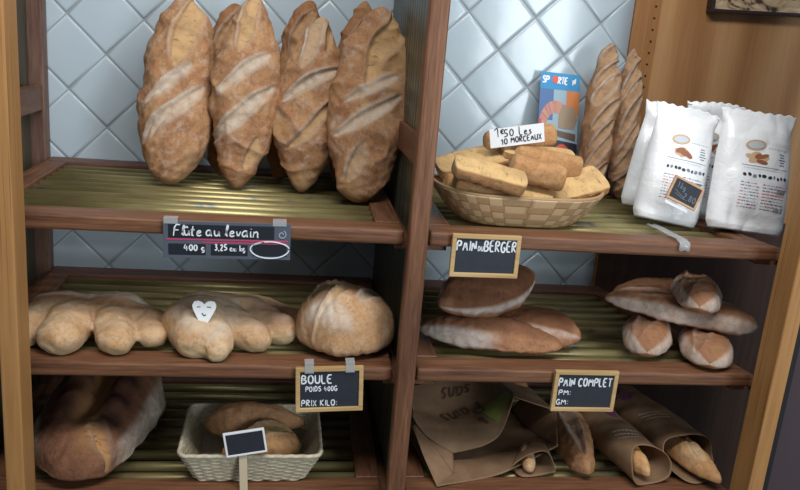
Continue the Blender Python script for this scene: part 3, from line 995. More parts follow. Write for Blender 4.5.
# ------------------------------------------------------------------ wholemeal loaves
G4 = 'piled wholemeal loaves'
def comp_fn(V, u, th, cut, flour, dark):
    s = np.sin(th)
    flour = np.maximum(flour, ss(.75, .45, s) * (s > -.5) * .8)
    cut = np.maximum(cut, ss(.6, .8, s) * .6)
    return V, cut, flour, dark
lying('wholemeal_loaf', 'wholemeal loaf end-on at the bottom left of the pile', G4, crust_complet, (14.85, -6.25), (15.95, -4.0), -7.06, 1.2, .5, .24, WPm, 4, [(.2, .25, 2.6, -.1, .2, .04, .05, .4, .8)], 81, fn=comp_fn)
lying('wholemeal_loaf', 'wholemeal loaf end-on at the bottom right of the pile, overhanging the rail', G4, crust_complet, (16.17, -6.85), (17.2, -4.6), -7.06, 1.32, .5, .24, WPm, 4, [(.2, .25, 2.6, -.1, .2, .04, .05, .4, .8)], 82, fn=comp_fn)
lying('wholemeal_loaf', 'longest wholemeal loaf lying across the two bottom ones', G4, crust_complet, (14.25, -4.7), (18.0, -5.7), -6.5, 1.15, .45, .24, [(0, .45), (.15, .72), (.35, .95), (.5, .9), (.7, 1.0), (.88, .9), (1, .65)], 4.5, [(.3, .1, 1.9, .15, .2, .04, .08, .4, .8), (1.9, .1, 3.5, .15, .2, .04, .08, .4, .8)], 83, fn=comp_fn, tilt=-.35)
lying('wholemeal_loaf', 'small wholemeal loaf at the back, half hidden behind the long one', G4, crust_complet, (14.8, -4.1), (17.3, -3.5), -6.38, 1.0, .42, .25, WPm, 4, (), 84)
lying('wholemeal_loaf', 'wholemeal loaf end-on on top of the pile', G4, crust_complet, (16.0, -6.25), (17.0, -4.1), -5.92, 1.15, .5, .28, WPm, 4, [(.15, .3, 2.4, -.1, .25, .05, .05, .5, .8)], 85, fn=comp_fn)

# ------------------------------------------------------------------ dark loaf with slash (bottom right)
lying('slashed_loaf', 'dark brown loaf with deep lengthwise slash, between big paper bag and paper sleeves', None, crust_rustic, (13.75, -6.45), (14.0, -3.2), -10.25, 1.02, .66, .27, WPm, 4,
      [(.3, .1, 3.0, .12, .16, .14, .1, .5, .4)], 91)
lying('small_loaf', 'pale brown loaf lying at the back behind the PAIN COMPLET slate', None, crust_rustic, (13.1, -3.0), (12.6, -1.4), -9.9, .95, .5, .25, WPm, 4, (), 92)
bpy.data.objects['small_loaf'].location.z -= .0

# ------------------------------------------------------------------ bamboo basket with toasts
def bamboo():
    cx, cy, z0 = 11.45, -5.0, -3.87
    t = thing('bamboo_basket', 'shallow woven bamboo basket filled with toasted bread pieces', 'basket', (cx, cy, z0))
    nu, nv = 240, 26
    V, uu, vv = [], [], []
    for j in range(nv):
        q = j / (nv - 1)
        rx = 1.28 + .78 * q; ry = .82 + .38 * q
        zz = .70 * q ** 1.4
        for i in range(nu):
            a = i / nu * 2 * math.pi
            c, s = math.cos(a), math.sin(a)
            n = .62
            x = rx * np.sign(c) * abs(c) ** n; y = ry * np.sign(s) * abs(s) ** .8
            lift = .12 * q * q * abs(c) ** 3
            V.append((x, y, zz + lift)); uu.append(i / nu * 40); vv.append(q * 5)
    F = []
    for j in range(nv - 1):
        for i in range(nu):
            i2 = (i + 1) % nu
            F.append((j * nu + i, j * nu + i2, (j + 1) * nu + i2, (j + 1) * nu + i))
    F.append(tuple(range(nu - 1, -1, -1)))
    n_ = NT('woven_bamboo')
    a1, a2 = n_.attr('uu'), n_.attr('vv')
    # 2-over weave: checker with strips
    fu, fv = n_.math('FLOOR', a1), n_.math('FLOOR', a2)
    ck = n_.math('FRACT', n_.math('MULTIPLY', n_.math('ADD', fu, fv), .5))
    ck = n_.math('GREATER_THAN', ck, .25)
    fa = n_.math('ABSOLUTE', n_.math('SUBTRACT', n_.math('FRACT', a1), .5))
    fb = n_.math('ABSOLUTE', n_.math('SUBTRACT', n_.math('FRACT', a2), .5))
    edge = n_.mix(ck, fa, fb)
    e = n_.val(edge, .40, .49)
    base = n_.mix(ck, s2l((208, 178, 136)), s2l((172, 138, 98)))
    nz = n_.noise(n_.coord(), 90, 3)
    base = n_.mix(n_.math('MULTIPLY', nz, .35), base, s2l((222, 198, 160)))
    base = n_.mix(n_.math('MULTIPLY', e, .7), base, s2l((120, 92, 62)))
    n_.bump(n_.math('SUBTRACT', ck, e), .4, .001)
    bam = n_.out(base, .5)
    o = mk('woven_bowl', V, F, bam, t, True, {'uu': uu, 'vv': vv})
    solid(o, .05, 1)
    # rim tube
    rim = [V[(nv - 1) * nu + i] for i in range(0, nu, 2)]
    tube('rim', rim, .045, plain('bamboo_rim', (168, 138, 98), .5), t, True)
def tube(name, pts, r, mat, parent, closed=False, seg=8):
    pts = [Vector(p) for p in pts]
    n = len(pts)
    V = []
    for i, p in enumerate(pts):
        a = pts[(i - 1) % n] if closed or i > 0 else p
        b_ = pts[(i + 1) % n] if closed or i < n - 1 else p
        t = (b_ - a).normalized()
        ref = Vector((0, 0, 1)) if abs(t.z) < .9 else Vector((1, 0, 0))
        s = t.cross(ref).normalized(); w = s.cross(t)
        for k in range(seg):
            an = k / seg * 2 * math.pi
            V.append(tuple(p + s * (r * math.cos(an)) + w * (r * math.sin(an))))
    m = n + 1 if closed else n
    F = []
    for i in range(m - 1):
        for k in range(seg):
            k2 = (k + 1) % seg
            i2 = (i + 1) % n
            F.append((i * seg + k, i * seg + k2, i2 * seg + k2, i2 * seg + k))
    return mk(name, V, F, mat, parent, True)
bamboo()

def toast(label, a, b, W, Ht, Hb, seed, up=(0, 0, 1), cuttop=True, sqe=8, bend=0.0):
    """half baguette piece from a to b (design points), cut face along `up`"""
    a = np.array(a, float); b = np.array(b, float)
    L = float(np.linalg.norm(b - a))
    def fn(V, u, th, cut, flour, dark):
        s = np.sin(th)
        V = V.copy()
        if cuttop:
            lim = Hb + Ht * .35
            m = V[:, 2] > lim
            flat = ss(.3, .55, s)
            V[:, 2] = np.where(m, lim + (V[:, 2] - lim) * .18, V[:, 2])
            cut = np.maximum(cut, ss(.30, .42, s))
            dark = np.maximum(dark, .4 * np.exp(-((s - .3) / .08) ** 2))
        e = np.maximum(ss(.035, .0, u), ss(.965, 1, u))
        cut = np.maximum(cut, e)
        flour = np.maximum(flour, e * .5)
        return V, cut, flour, dark
    o = loaf('toast_piece', None, crust_slice, L, W, Ht, Hb, [(0, .9), (.3, 1), (.7, 1), (1, .9)], 26 if cuttop else 20, (), seed, bend, 0, .03, fn, nu=70, nv=48)
    o.location = P(*a)
    o.rotation_euler = frame_rot(tuple(b - a), up).to_euler()
    return tag(o, label, 'bread piece', 'toasted bread pieces in the bamboo basket')
A = lambda px, py, Y: at(px, py, Y)
toast('golden toast with flat cut face, long front piece on the left of the basket', A(449, 175, -5.95), A(521, 193, -6.0), .72, .42, .25, 101, (.1, -.45, .9))
toast('crusty rounded piece under the long front toast', A(451, 188, -5.7), A(505, 203, -5.75), .6, .4, .22, 102, (0, 0, 1), False)
toast('brown tubular crust piece right of the long front toast', A(506, 178, -5.5), A(561, 191, -5.7), .6, .34, .28, 103, (0, -.2, 1), False)
toast('rosy crust piece in the middle, under the thin golden slice', A(510, 167, -4.9), A(577, 180, -4.9), .62, .36, .26, 104, (0, -.2, 1), False)
toast('thin golden slice with cut face, above the middle pieces', A(500, 158, -4.7), A(572, 164, -4.7), .6, .22, .2, 105, (0, -.35, .95))
toast('golden crust piece on top behind the white price card', A(485, 157, -4.3), A(557, 145, -4.35), .6, .34, .28, 106, (0, -.1, 1), False)
toast('broken golden toast at the back left end of the basket', A(437, 177, -4.6), A(506, 163, -4.5), .78, .3, .25, 107, (-.1, -.4, .9))
toast('wide golden wedge sticking out at the right end of the basket', A(535, 203, -5.3), A(601, 186, -5.0), .95, .3, .22, 108, (-.1, -.5, .85))
toast('dark toasted piece deep in the middle of the basket', A(500, 200, -5.5), A(548, 205, -5.5), .7, .3, .22, 109, (0, -.3, .95))
toast('small piece low at the left end of the basket', A(441, 190, -4.9), A(480, 196, -4.9), .6, .3, .22, 110, (0, -.2, 1), False)

# price card on the toasts
def price_card():
    t, w, h = sign_root('price_card', 'white paper card with handwritten price, standing on the toasts', [(489.5, 130), (543.5, 122.5), (545, 142), (490.5, 148)], -5.0)
    bm = bmesh.new(); bx(bm, -w / 2, w / 2, 0, .02, -h / 2, h / 2); mkb('paper', bm, paper_white, t)
    st = fit_text('1', -w * .42, h * .05, .22, w * .07, 2) + fit_text('50', -w * .24, h * .02, .17, w * .17, 3) + fit_text('€', -w * .3, h * .20, .11, w * .06, 4) + fit_text('Les', w * .04, h * .03, .2, w * .22, 3) + \
        fit_text('10', -w * .3, -h * .37, .14, w * .11, 4) + fit_text('MORCEAUX', -w * .12, -h * .33, .13, w * .56, 5)
    ink_strokes('handwriting', st, .024, ink, t)
price_card()

# ------------------------------------------------------------------ leaflet
def leaflet():
    a = at(537, 152, -1.9); 
    top = (at(541, 72, -.35) + at(580, 75, -.35)) / 2
    tl, tr = at(541, 72, -.3), at(580, 75, -.3)
    w = float(np.linalg.norm(tr - tl))
    topc = (tl + tr) / 2
    h = math.hypot(topc[2] + 3.87, 1.15)
    base = np.array([topc[0] - .12, -1.45, -3.87])
    t = thing('leaflet', 'upright advertising leaflet with blue header and bread photo, behind the toast basket', 'leaflet', tuple(base))
    ez = Vector(tuple(topc - base)).normalized(); ex = Vector((1, 0, 0)); ex = (ex - ex.dot(ez) * ez).normalized(); ey = ez.cross(ex)
    t.rotation_euler = Matrix((ex, ey, ez)).transposed().to_euler()
    h = float(np.linalg.norm(topc - base))
    bm = bmesh.new(); bx(bm, -w / 2, w / 2, -.01, .01, 0, h)
    mkb('paper', bm, plain('leaflet_paper', (150, 176, 190), .4), t)
    def fld(name, pts, c, y, r=.4):
        bm = bmesh.new()
        f = bm.faces.new([bm.verts.new((x * w - w / 2, y, z * h)) for x, z in pts])
        if f.normal.y > 0: f.normal_flip()
        mkb(name, bm, plain(name, c, r), t)
    fld('blue_header', [(0, .86), (1, .86), (1, 1), (0, 1)], (30, 140, 196), -.014)
    fld('orange_block', [(.68, .66), (1, .66), (1, .86), (.68, .86)], (206, 124, 66), -.014)
    fld('blue_block', [(0, .6), (.35, .6), (.35, .86), (0, .86)], (70, 108, 160), -.014)
    # ring of sliced loaf
    V = [((.42 + .40 * math.cos(a)) * w - w / 2, (.56 + .19 * math.sin(a)) * h) for a in np.linspace(.2, math.pi + .2, 24)]
    for q in range(11):
        a0 = .1 + q * .28
        pts = []
        for rr, aa in ((.22, a0), (.42, a0), (.42, a0 + .25), (.22, a0 + .25)):
            pts.append((.42 + rr * math.cos(aa), .55 + rr * .52 * math.sin(aa)))
        fld('bread_slice_picture', pts, (196, 140 - (q % 2) * 14, 112), -.018)
    fld('crumb_picture', [(.5, .54), (.9, .54), (.98, .62), (.9, .72), (.6, .74), (.5, .66)], (156, 136, 112), -.02)
    fld('board_picture', [(.02, .5), (.95, .44), (.95, .5), (.5, .52), (.1, .56)], (104, 84, 76), -.021)
    fld('black_band', [(.0, .2), (1, .2), (1, .42), (0, .46)], (40, 44, 56), -.016)
    fld('red_badge', [(.62 + .22 * math.cos(a), .30 + .11 * math.sin(a)) for a in np.linspace(0, 6.0, 14)], (204, 76, 56), -.022)
    fld('red_edge', [(0, .2), (.05, .2), (.07, .6), (0, .6)], (196, 70, 66), -.019)
    white = plain('leaflet_white', (240, 244, 248), .5)
    sts = text_strokes('SP', -w * .45, h * .91, .2, .85, .12, .1, 0, 1) + text_strokes('RTE', -w * .06, h * .91, .2, .8, .12, .1, 0, 1) + text_strokes('N', w * .32, h * .91, .2, .7, .1, .1, 0, 1)
    ink_strokes('leaflet_title', sts, .045, white, t, (0, -.016, 0), .006)
    fld('red_letter_o', [(.37 + .075 * math.cos(a), .943 + .032 * math.sin(a)) for a in np.linspace(0, 6.0, 14)], (226, 84, 60), -.024)
    ink_strokes('badge_bars', [[(w * .06, h * (.27 + k * .025)), (w * .2, h * (.27 + k * .025))] for k in range(4)], .025, white, t, (0, -.026, 0), .003)
leaflet()

# ------------------------------------------------------------------ flour bags
def bagplastic():
    t = NT('white_plastic_bag')
    a = t.noise(t.coord(), 26, 4, .6, 2.5)
    t.bump(a, .28, .006)
    return t.out(s2l((240, 243, 245)), .28, .5)
bagm = bagplastic()
pr_mats = [plain('print_tan', (206, 172, 136), .5), plain('print_brown', (150, 96, 66), .5), plain('print_grey_blue', (120, 132, 158), .5), plain('print_black', (50, 52, 62), .5), plain('print_red', (206, 120, 130), .5), plain('print_pale', (198, 206, 214), .5)]
def flour_bag(label, loc, W, Hh, T, yaw, lean, roll, seed, printed=True, skirt=1.0):
    t = thing('flour_bag', label, 'bag', loc, 'white bags of flour')
    t.rotation_euler = Matrix.Rotation(yaw, 3, 'Z').to_4x4().to_euler()
    t.rotation_euler = (Matrix.Rotation(yaw, 3, 'Z') @ Matrix.Rotation(roll, 3, 'Y') @ Matrix.Rotation(-lean, 3, 'X')).to_euler()
    nx, nz = 48, 80
    def wz(q):
        return W / 2 * np.interp(q, [0, .06, .2, .6, .86, .9, 1], [.92, 1.0, 1.0, .97, .90, .93, 1.0])
    def depth(s, q):
        d = T / 2 * np.interp(q, [0, .04, .15, .45, .75, .88, .93, 1], [.72, .9, 1, .92, .6, .14, .04, .02])
        return d * np.clip(1 - np.abs(s) ** 3.2, 0, 1) ** .6
    def front(s, q):
        x = s * wz(q)
        z = q * Hh
        p = np.stack([x, x * 0, z], -1).reshape(-1, 3)
        n = (.09 * wn(p * np.array([1, 1, 1.6]), 4.2, seed) + .04 * np.abs(wn(p * np.array([1, 1, .6]), 8, seed + 1))).reshape(np.shape(x)) * np.clip(1 - s ** 8, 0, 1)
        n = n * np.interp(q, [0, .1, .3, .6, .85, 1], [1.5, 1.2, .5, .6, 1.3, .6])
        return x, -(depth(s, q) + n * .8), z + .02 * np.sin(s * 23 + seed) * (q > .97) + .05 * (q > .97) * wn(p, 5, seed + 4).reshape(np.shape(x))
    s = np.linspace(-1, 1, nx); q = np.linspace(0, 1, nz)
    Q, Sg = np.meshgrid(q, s, indexing='ij')
    x, y, z = front(Sg, Q)
    Vf = np.stack([x, np.minimum(y, -.006), z], -1).reshape(-1, 3)
    Vb = Vf.copy(); Vb[:, 1] = T / 2 * 0 + np.abs(depth(Sg, Q).ravel()) * .8 + .01
    N = nx * nz
    V = np.concatenate([Vf, Vb])
    F = grid_faces(nz, nx)
    F += [tuple(k + N for k in reversed(f)) for f in grid_faces(nz, nx)]
    for i in range(nz - 1):
        for j in (0, nx - 1):
            a, b_ = i * nx + j, (i + 1) * nx + j
            F.append((a, b_, b_ + N, a + N) if j == 0 else (b_, a, a + N, b_ + N))
    for i in (0, nz - 1):
        for j in range(nx - 1):
            a, b_ = i * nx + j, i * nx + j + 1
            F.append((b_, a, a + N, b_ + N) if i == 0 else (a, b_, b_ + N, a + N))
    body = mk('bag_body', V, F, bagm, t, True)
    if printed:
        PV, PF, PM = [], [], []
        def patch(s0, s1, q0, q1, m, shape=None, sk=0):
            n1, n2 = max(2, int(abs(s1 - s0) * 30)), max(2, int((q1 - q0) * 60))
            ga, gb = np.meshgrid(np.linspace(0, 1, n2), np.linspace(0, 1, n1), indexing='ij')
            if shape == 'o':
                aa = gb * 2 * math.pi
                Sx = (s0 + s1) / 2 + (s1 - s0) / 2 * np.cos(aa) * ga; Qx = (q0 + q1) / 2 + (q1 - q0) / 2 * np.sin(aa) * ga + sk * (Sx - (s0 + s1) / 2)
            else:
                Sx = s0 + (s1 - s0) * gb; Qx = q0 + (q1 - q0) * ga + sk * (Sx - s0)
            X, Y, Z_ = front(Sx, Qx)
            base = len(PV)
            for k in np.stack([X, np.minimum(Y, -.006) - .008, Z_], -1).reshape(-1, 3):
                PV.append(tuple(k))
            for f in grid_faces(ga.shape[0], ga.shape[1]):
                PF.append(tuple(base + k for k in f)); PM.append(m)
        r = random.Random(seed)
        c = .05
        def ell(cx, cz, a_, b_, m, sk=0):
            n1 = 14
            aa, rr = np.linspace(0, 2 * math.pi, n1), np.linspace(0.02, 1, 3)
            RR_, AA = np.meshgrid(rr, aa, indexing='ij')
            Sx = cx + a_ * RR_ * np.cos(AA); Qx = cz + b_ * RR_ * np.sin(AA) + sk * (Sx - cx)
            X, Y, Z_ = front(Sx, Qx)
            base = len(PV)
            for k in np.stack([X, np.minimum(Y, -.006) - .008 - .002 * (m % 3), Z_], -1).reshape(-1, 3):
                PV.append(tuple(k))
            for f in grid_faces(3, n1):
                PF.append(tuple(base + k for k in f)); PM.append(m)
        ell(c - .2, .71, .3, .045, 0, .03)
        ell(c - .2, .71, .24, .030, 5, .03)
        for k in range(6):
            patch(c - .36 + k * .055, c - .325 + k * .055, .703, .718, 2)
        for k in range(9):
            ell(c - .2 + r.uniform(-.26, .26), .61 + r.uniform(-.035, .03), r.uniform(.1, .17), r.uniform(.016, .026), [0, 1, 0, 0, 1][k % 5], r.uniform(-.15, .15))
        for k in range(8):
            patch(c + .16 + k * .075, c + .21 + k * .075, .695, .705, 5)
        for k in range(5):
            w_ = r.uniform(.12, .25)
            patch(c + .55 - w_ / 2, c + .55 + w_ / 2, .57 + k * .022, .578 + k * .022, 2)
        patch(c - .55, c + .7, .535, .539, 2); patch(c - .5, c + .55, .515, .518, 5)
        x_ = c - .52
        while x_ < c + .7:
            w_ = r.uniform(.06, .13)
            ell(x_ + w_ / 2, .46 + r.uniform(-.006, .006), w_ / 2, .014, 3 if r.random() < .75 else 2, r.uniform(-.06, .06)); x_ += w_ + r.uniform(.01, .05)
        for row in range(9):
            x_ = c - .55
            zq = .39 - row * .025
            while x_ < c - .1:
                w_ = r.uniform(.04, .1); patch(x_, x_ + w_, zq, zq + .007, r.choice([2, 5, 5, 4])); x_ += w_ + .02
            x_ = c + .05
            while x_ < c + .65:
                w_ = r.uniform(.04, .12); patch(x_, x_ + w_, zq, zq + .008, r.choice([2, 2, 5, 4]) if row not in (3, 4) else 4); x_ += w_ + .02
        for k in range(14):
            patch(c + .45 + k * .018, c + .457 + k * .018, .33, .37, 3); patch(c + .45 + k * .018, c + .457 + k * .018, .18, .215, 3)
        PV_ = np.array(PV)
        mk('printed_label', PV_, PF, pr_mats, body, True, None, PM)
    return t
R_ = math.radians
flour_bag('white flour bag at the rear left, mostly hidden, its left side showing beside the baguettes', (15.82, -3.3, -3.86), 1.75, 2.85, .7, R_(-6), R_(9), R_(9), 131, False)
flour_bag('white flour bag in the gap behind the two front bags', (16.75, -4.0, -3.86), 1.7, 3.0, .7, R_(0), R_(8), R_(6), 132)
flour_bag('white flour bag in front on the left, with the small tilted slate taped on it', (15.5, -4.75, -3.86), 1.7, 2.95, .85, R_(-8), R_(13), R_(8), 133)
flour_bag('white flour bag at the right end, next to the light upright, printed label fully visible', (17.3, -5.4, -3.86), 2.1, 3.0, .85, R_(0), R_(13), R_(5), 134)

# small tilted slate on the bag
def small_slate():
    t = thing('chalkboard_sign', 'small tilted slate with faded writing taped to the front left flour bag', 'sign', tuple(at(685, 193, -5.6)), 'small framed price slates')
    t.rotation_euler = (R_(-8), R_(22), 0)
    w, h = .86, .58
    bm = bmesh.new(); bx(bm, -w / 2 + .03, w / 2 - .03, -.015, .02, -h / 2 + .03, h / 2 - .03); mkb('slate', bm, slate, t)
    bm = bmesh.new()
    fw = .055
    for x0, x1, z0, z1 in ((-w / 2, w / 2, h / 2 - fw, h / 2), (-w / 2, w / 2, -h / 2, -h / 2 + fw), (-w / 2, -w / 2 + fw, -h / 2 + fw, h / 2 - fw), (w / 2 - fw, w / 2, -h / 2 + fw, h / 2 - fw)):
        bx(bm, x0, x1, -.035, .03, z0, z1, .01)
    mkb('sign_frame', bm, wood('slate_frame_tan', 0, (176, 132, 96), (198, 158, 122), (212, 174, 138)), t)
    faded = plain('faded_chalk', (110, 122, 134), .9)
    st = text_strokes('1', -.28, .05, .14, 1, seed=1) + text_strokes('kg', -.18, .04, .14, 1, seed=2) + text_strokes('2,80', -.02, -.15, .15, 1.1, seed=3) + [[(-.3, -.02), (.0, -.12)], [(-.25, -.1), (.02, -.16)]]
    ink_strokes('faded_writing', st, .022, faded, t, (0, -.015, 0))
    bm = bmesh.new(); bx(bm, -.42, .25, -.05, -.03, -h / 2 - .14, -h / 2 - .06, .01)
    mkb('clip', bm, [plain('white_clip', (226, 230, 234), .3)], t)
small_slate()
# crumpled clear tape hanging over the rail below it
def tape_bit():
    c = at(667, 228, -6.0)
    V = []
    ys = [(-5.2, .0), (-5.7, .02), (-6.3, .02), (-6.7, .03), (-6.93, -.02), (-6.95, -.2)]
    for i, (y, z) in enumerate(ys):
        for j in range(6):
            V.append(((j / 5 - .5) * .26, y + 6.0, z + .03 + .02 * math.sin(i * 3 + j * 2)))
    o = mk('tape_strip', V, grid_faces(len(ys), 6), tape_m, None, True)
    o.location = P(c[0], -6.0, -3.86); solid(o, .01, 1)
    tag(o, 'crumpled clear tape over the shelf edge below the small tilted slate', 'tape')
tape_bit()

# ------------------------------------------------------------------ wicker basket
def wicker():
    cx, cy, z0 = 5.45, -5.3, -10.25
    t = thing('wicker_basket', 'pale rectangular wicker basket with two breads and a blank slate', 'basket', (cx, cy, z0))
    hx0, hy0, hx1, hy1, hh = 1.28, 1.0, 1.62, 1.28, .78
    n_ = NT('pale_wicker')
    nz = n_.noise(n_.coord(), 120, 4)
    wm = n_.out(n_.mix(n_.val(nz, .3, .7), s2l((176, 166, 140)), s2l((212, 202, 176))), .6)
    def rr(hx, hy, rad, n):
        pts = []
        per = []
        corners = [(hx - rad, hy - rad, 0), (-hx + rad, hy - rad, math.pi / 2), (-hx + rad, -hy + rad, math.pi), (hx - rad, -hy + rad, 1.5 * math.pi)]
        raw = []
        for c in corners:
            for k in range(7):
                a = c[2] + k / 6 * math.pi / 2
                raw.append((c[0] + rad * math.cos(a), c[1] + rad * math.sin(a)))
        raw.append(raw[0])
        raw = np.array(raw)
        seg = np.linalg.norm(np.diff(raw, axis=0), axis=1); s = np.concatenate([[0], np.cumsum(seg)])
        q = np.linspace(0, s[-1], n, endpoint=False)
        return np.stack([np.interp(q, s, raw[:, 0]), np.interp(q, s, raw[:, 1])], 1)
    n = 420; rows = 14; sub = 5
    stakes = 42
    V = []
    tot = rows * sub
    for j in range(tot + 1):
        q = j / tot
        ring = rr(hx0 + (hx1 - hx0) * q, hy0 + (hy1 - hy0) * q, .22, n)
        row = min(rows - 1, j // sub); fr_ = (j % sub) / sub
        prof_ = math.sin(math.pi * fr_) * .8 + .1
        for i in range(n):
            ph = i / n * stakes * math.pi + row * math.pi
            dsp = .028 * math.sin(ph) + .02 * prof_
            x, y = ring[i]
            l = math.hypot(x, y)
            V.append((x + dsp * x / l, y + dsp * y / l, q * hh))
    F = []
    for j in range(tot):
        for i in range(n):
            i2 = (i + 1) % n
            F.append((j * n + i, j * n + i2, (j + 1) * n + i2, (j + 1) * n + i))
    o = mk('woven_wall', V, F, wm, t, True); solid(o, .05, -1)
    ring = rr(hx0, hy0, .22, 60)
    o = mk('woven_base', [(x, y, .03) for x, y in ring], [tuple(range(60))], wm, t, False); solid(o, .04, 1)
    ring = rr(hx1, hy1, .22, 160)
    m = 160
    tw = [(x * (1 + .003 * math.sin(i * 1.6)), y * (1 + .003 * math.sin(i * 1.6)), hh + .02 + .006 * math.cos(i * 1.6)) for i, (x, y) in enumerate(ring)]
    tube('rim', tw, .05, wm, t, True)
    return cx, cy, z0
wicker()
crust_dull = bread('smooth_long_crust', (186, 134, 92), (206, 160, 120), (204, 158, 112), (120, 78, 48), (206, 196, 180), fth=(0.55, 0.8), famt=0.4)
lying('long_bread', 'smooth long bread lying along the back of the wicker basket', None, crust_dull, (4.25, -4.7), (6.72, -4.6), -10.0, .95, .55, .3, [(0, .7), (.2, .98), (.4, 1), (.7, .8), (.9, .5), (1, .35)], 4, (), 151)
lying('rough_bread', 'rough golden bread in the front right of the wicker basket', None, crust_slice, (4.75, -5.75), (6.62, -5.5), -10.15, 1.05, .55, .25, [(0, .6), (.3, .8), (.6, 1), (.85, 1), (1, .8)], 3.5, [(.5, .0, 1.7, .1, .25, .03, .12, .6, 1.0)], 152, lump=.09)

def stick_slate():
    p = at(244.5, 442.5, -6.62)
    t = thing('stick_sign', 'blank slate with white border on a flat wooden stick, in front of the wicker basket', 'sign', (p[0] + .02, -6.72, -10.2))
    c = at(244.5, 442.5, -6.72)
    w, h = .92, .60
    dz = c[2] + 10.2
    roll = -R_(10)
    M = Matrix.Translation((0, 0, dz)) @ Matrix.Rotation(roll, 4, 'Y')
    bm = bmesh.new(); bx(bm, -w / 2 + .02, w / 2 - .02, -.02, .02, -h / 2 + .02, h / 2 - .02, M=M); mkb('slate', bm, slate, t)
    bm = bmesh.new(); fw = .045
    for x0, x1, z0, z1 in ((-w / 2, w / 2, h / 2 - fw, h / 2), (-w / 2, w / 2, -h / 2, -h / 2 + fw), (-w / 2, -w / 2 + fw, -h / 2 + fw, h / 2 - fw), (w / 2 - fw, w / 2, -h / 2 + fw, h / 2 - fw)):
        bx(bm, x0, x1, -.035, .03, z0, z1, .01, M=M)
    mkb('white_border', bm, paper_white, t)
    bm = bmesh.new(); bx(bm, -.09, .09, .02, .06, -.7, dz - .02, .01, M=Matrix.Rotation(R_(-3), 4, 'Y'))
    mkb('stick', bm, plain('pale_stick', (206, 190, 160), .6), t)
stick_slate()

# ------------------------------------------------------------------ paper bags
def kraft(name, c1, c2):
    t = NT(name)
    a = t.noise(t.coord(), 22, 5, .6, .6)
    b_ = t.noise(t.coord((1, 1, .2)), 300, 3)
    col = t.mix(t.val(a, .3, .7), s2l(c1), s2l(c2))
    t.bump(t.math('ADD', a, t.math('MULTIPLY', b_, .2)), .4, .004)
    return t.out(col, .7, .25)
kraft_m = kraft('kraft_paper', (122, 96, 72), (142, 114, 88))
kraft_in = kraft_m

def patchsurf(name, rows, parent, origin, mat, n=26, wr=.04, seed=0, th=.018):
    """smooth surface through a grid of control points given in design space"""
    G = np.array(rows, float)           # (r,c,3)
    def res(Gx, m):
        k = Gx.shape[0]
        t = np.linspace(0, k - 1, m)
        out = []
        for tt in t:
            i = min(int(tt), k - 2); f = tt - i
            p0 = Gx[max(i - 1, 0)]; p1 = Gx[i]; p2 = Gx[i + 1]; p3 = Gx[min(i + 2, k - 1)]
            out.append(.5 * ((2 * p1) + (-p0 + p2) * f + (2 * p0 - 5 * p1 + 4 * p2 - p3) * f * f + (-p0 + 3 * p1 - 3 * p2 + p3) * f ** 3) if k > 2 else p1 + (p2 - p1) * f)
        return np.array(out)
    A_ = res(G, n)
    B_ = np.stack([res(A_[i], n) for i in range(n)])
    V = B_.reshape(-1, 3)
    w = wr * (wn(V, 3, seed) + .5 * np.abs(wn(V, 6, seed + 1)))
    V = V + np.stack([0 * w, -w * .3, w], 1)
    V = V - np.array(origin)
    o = mk(name, V, grid_faces(n, n), mat, parent, True)
    solid(o, th, 0)
    return o, B_

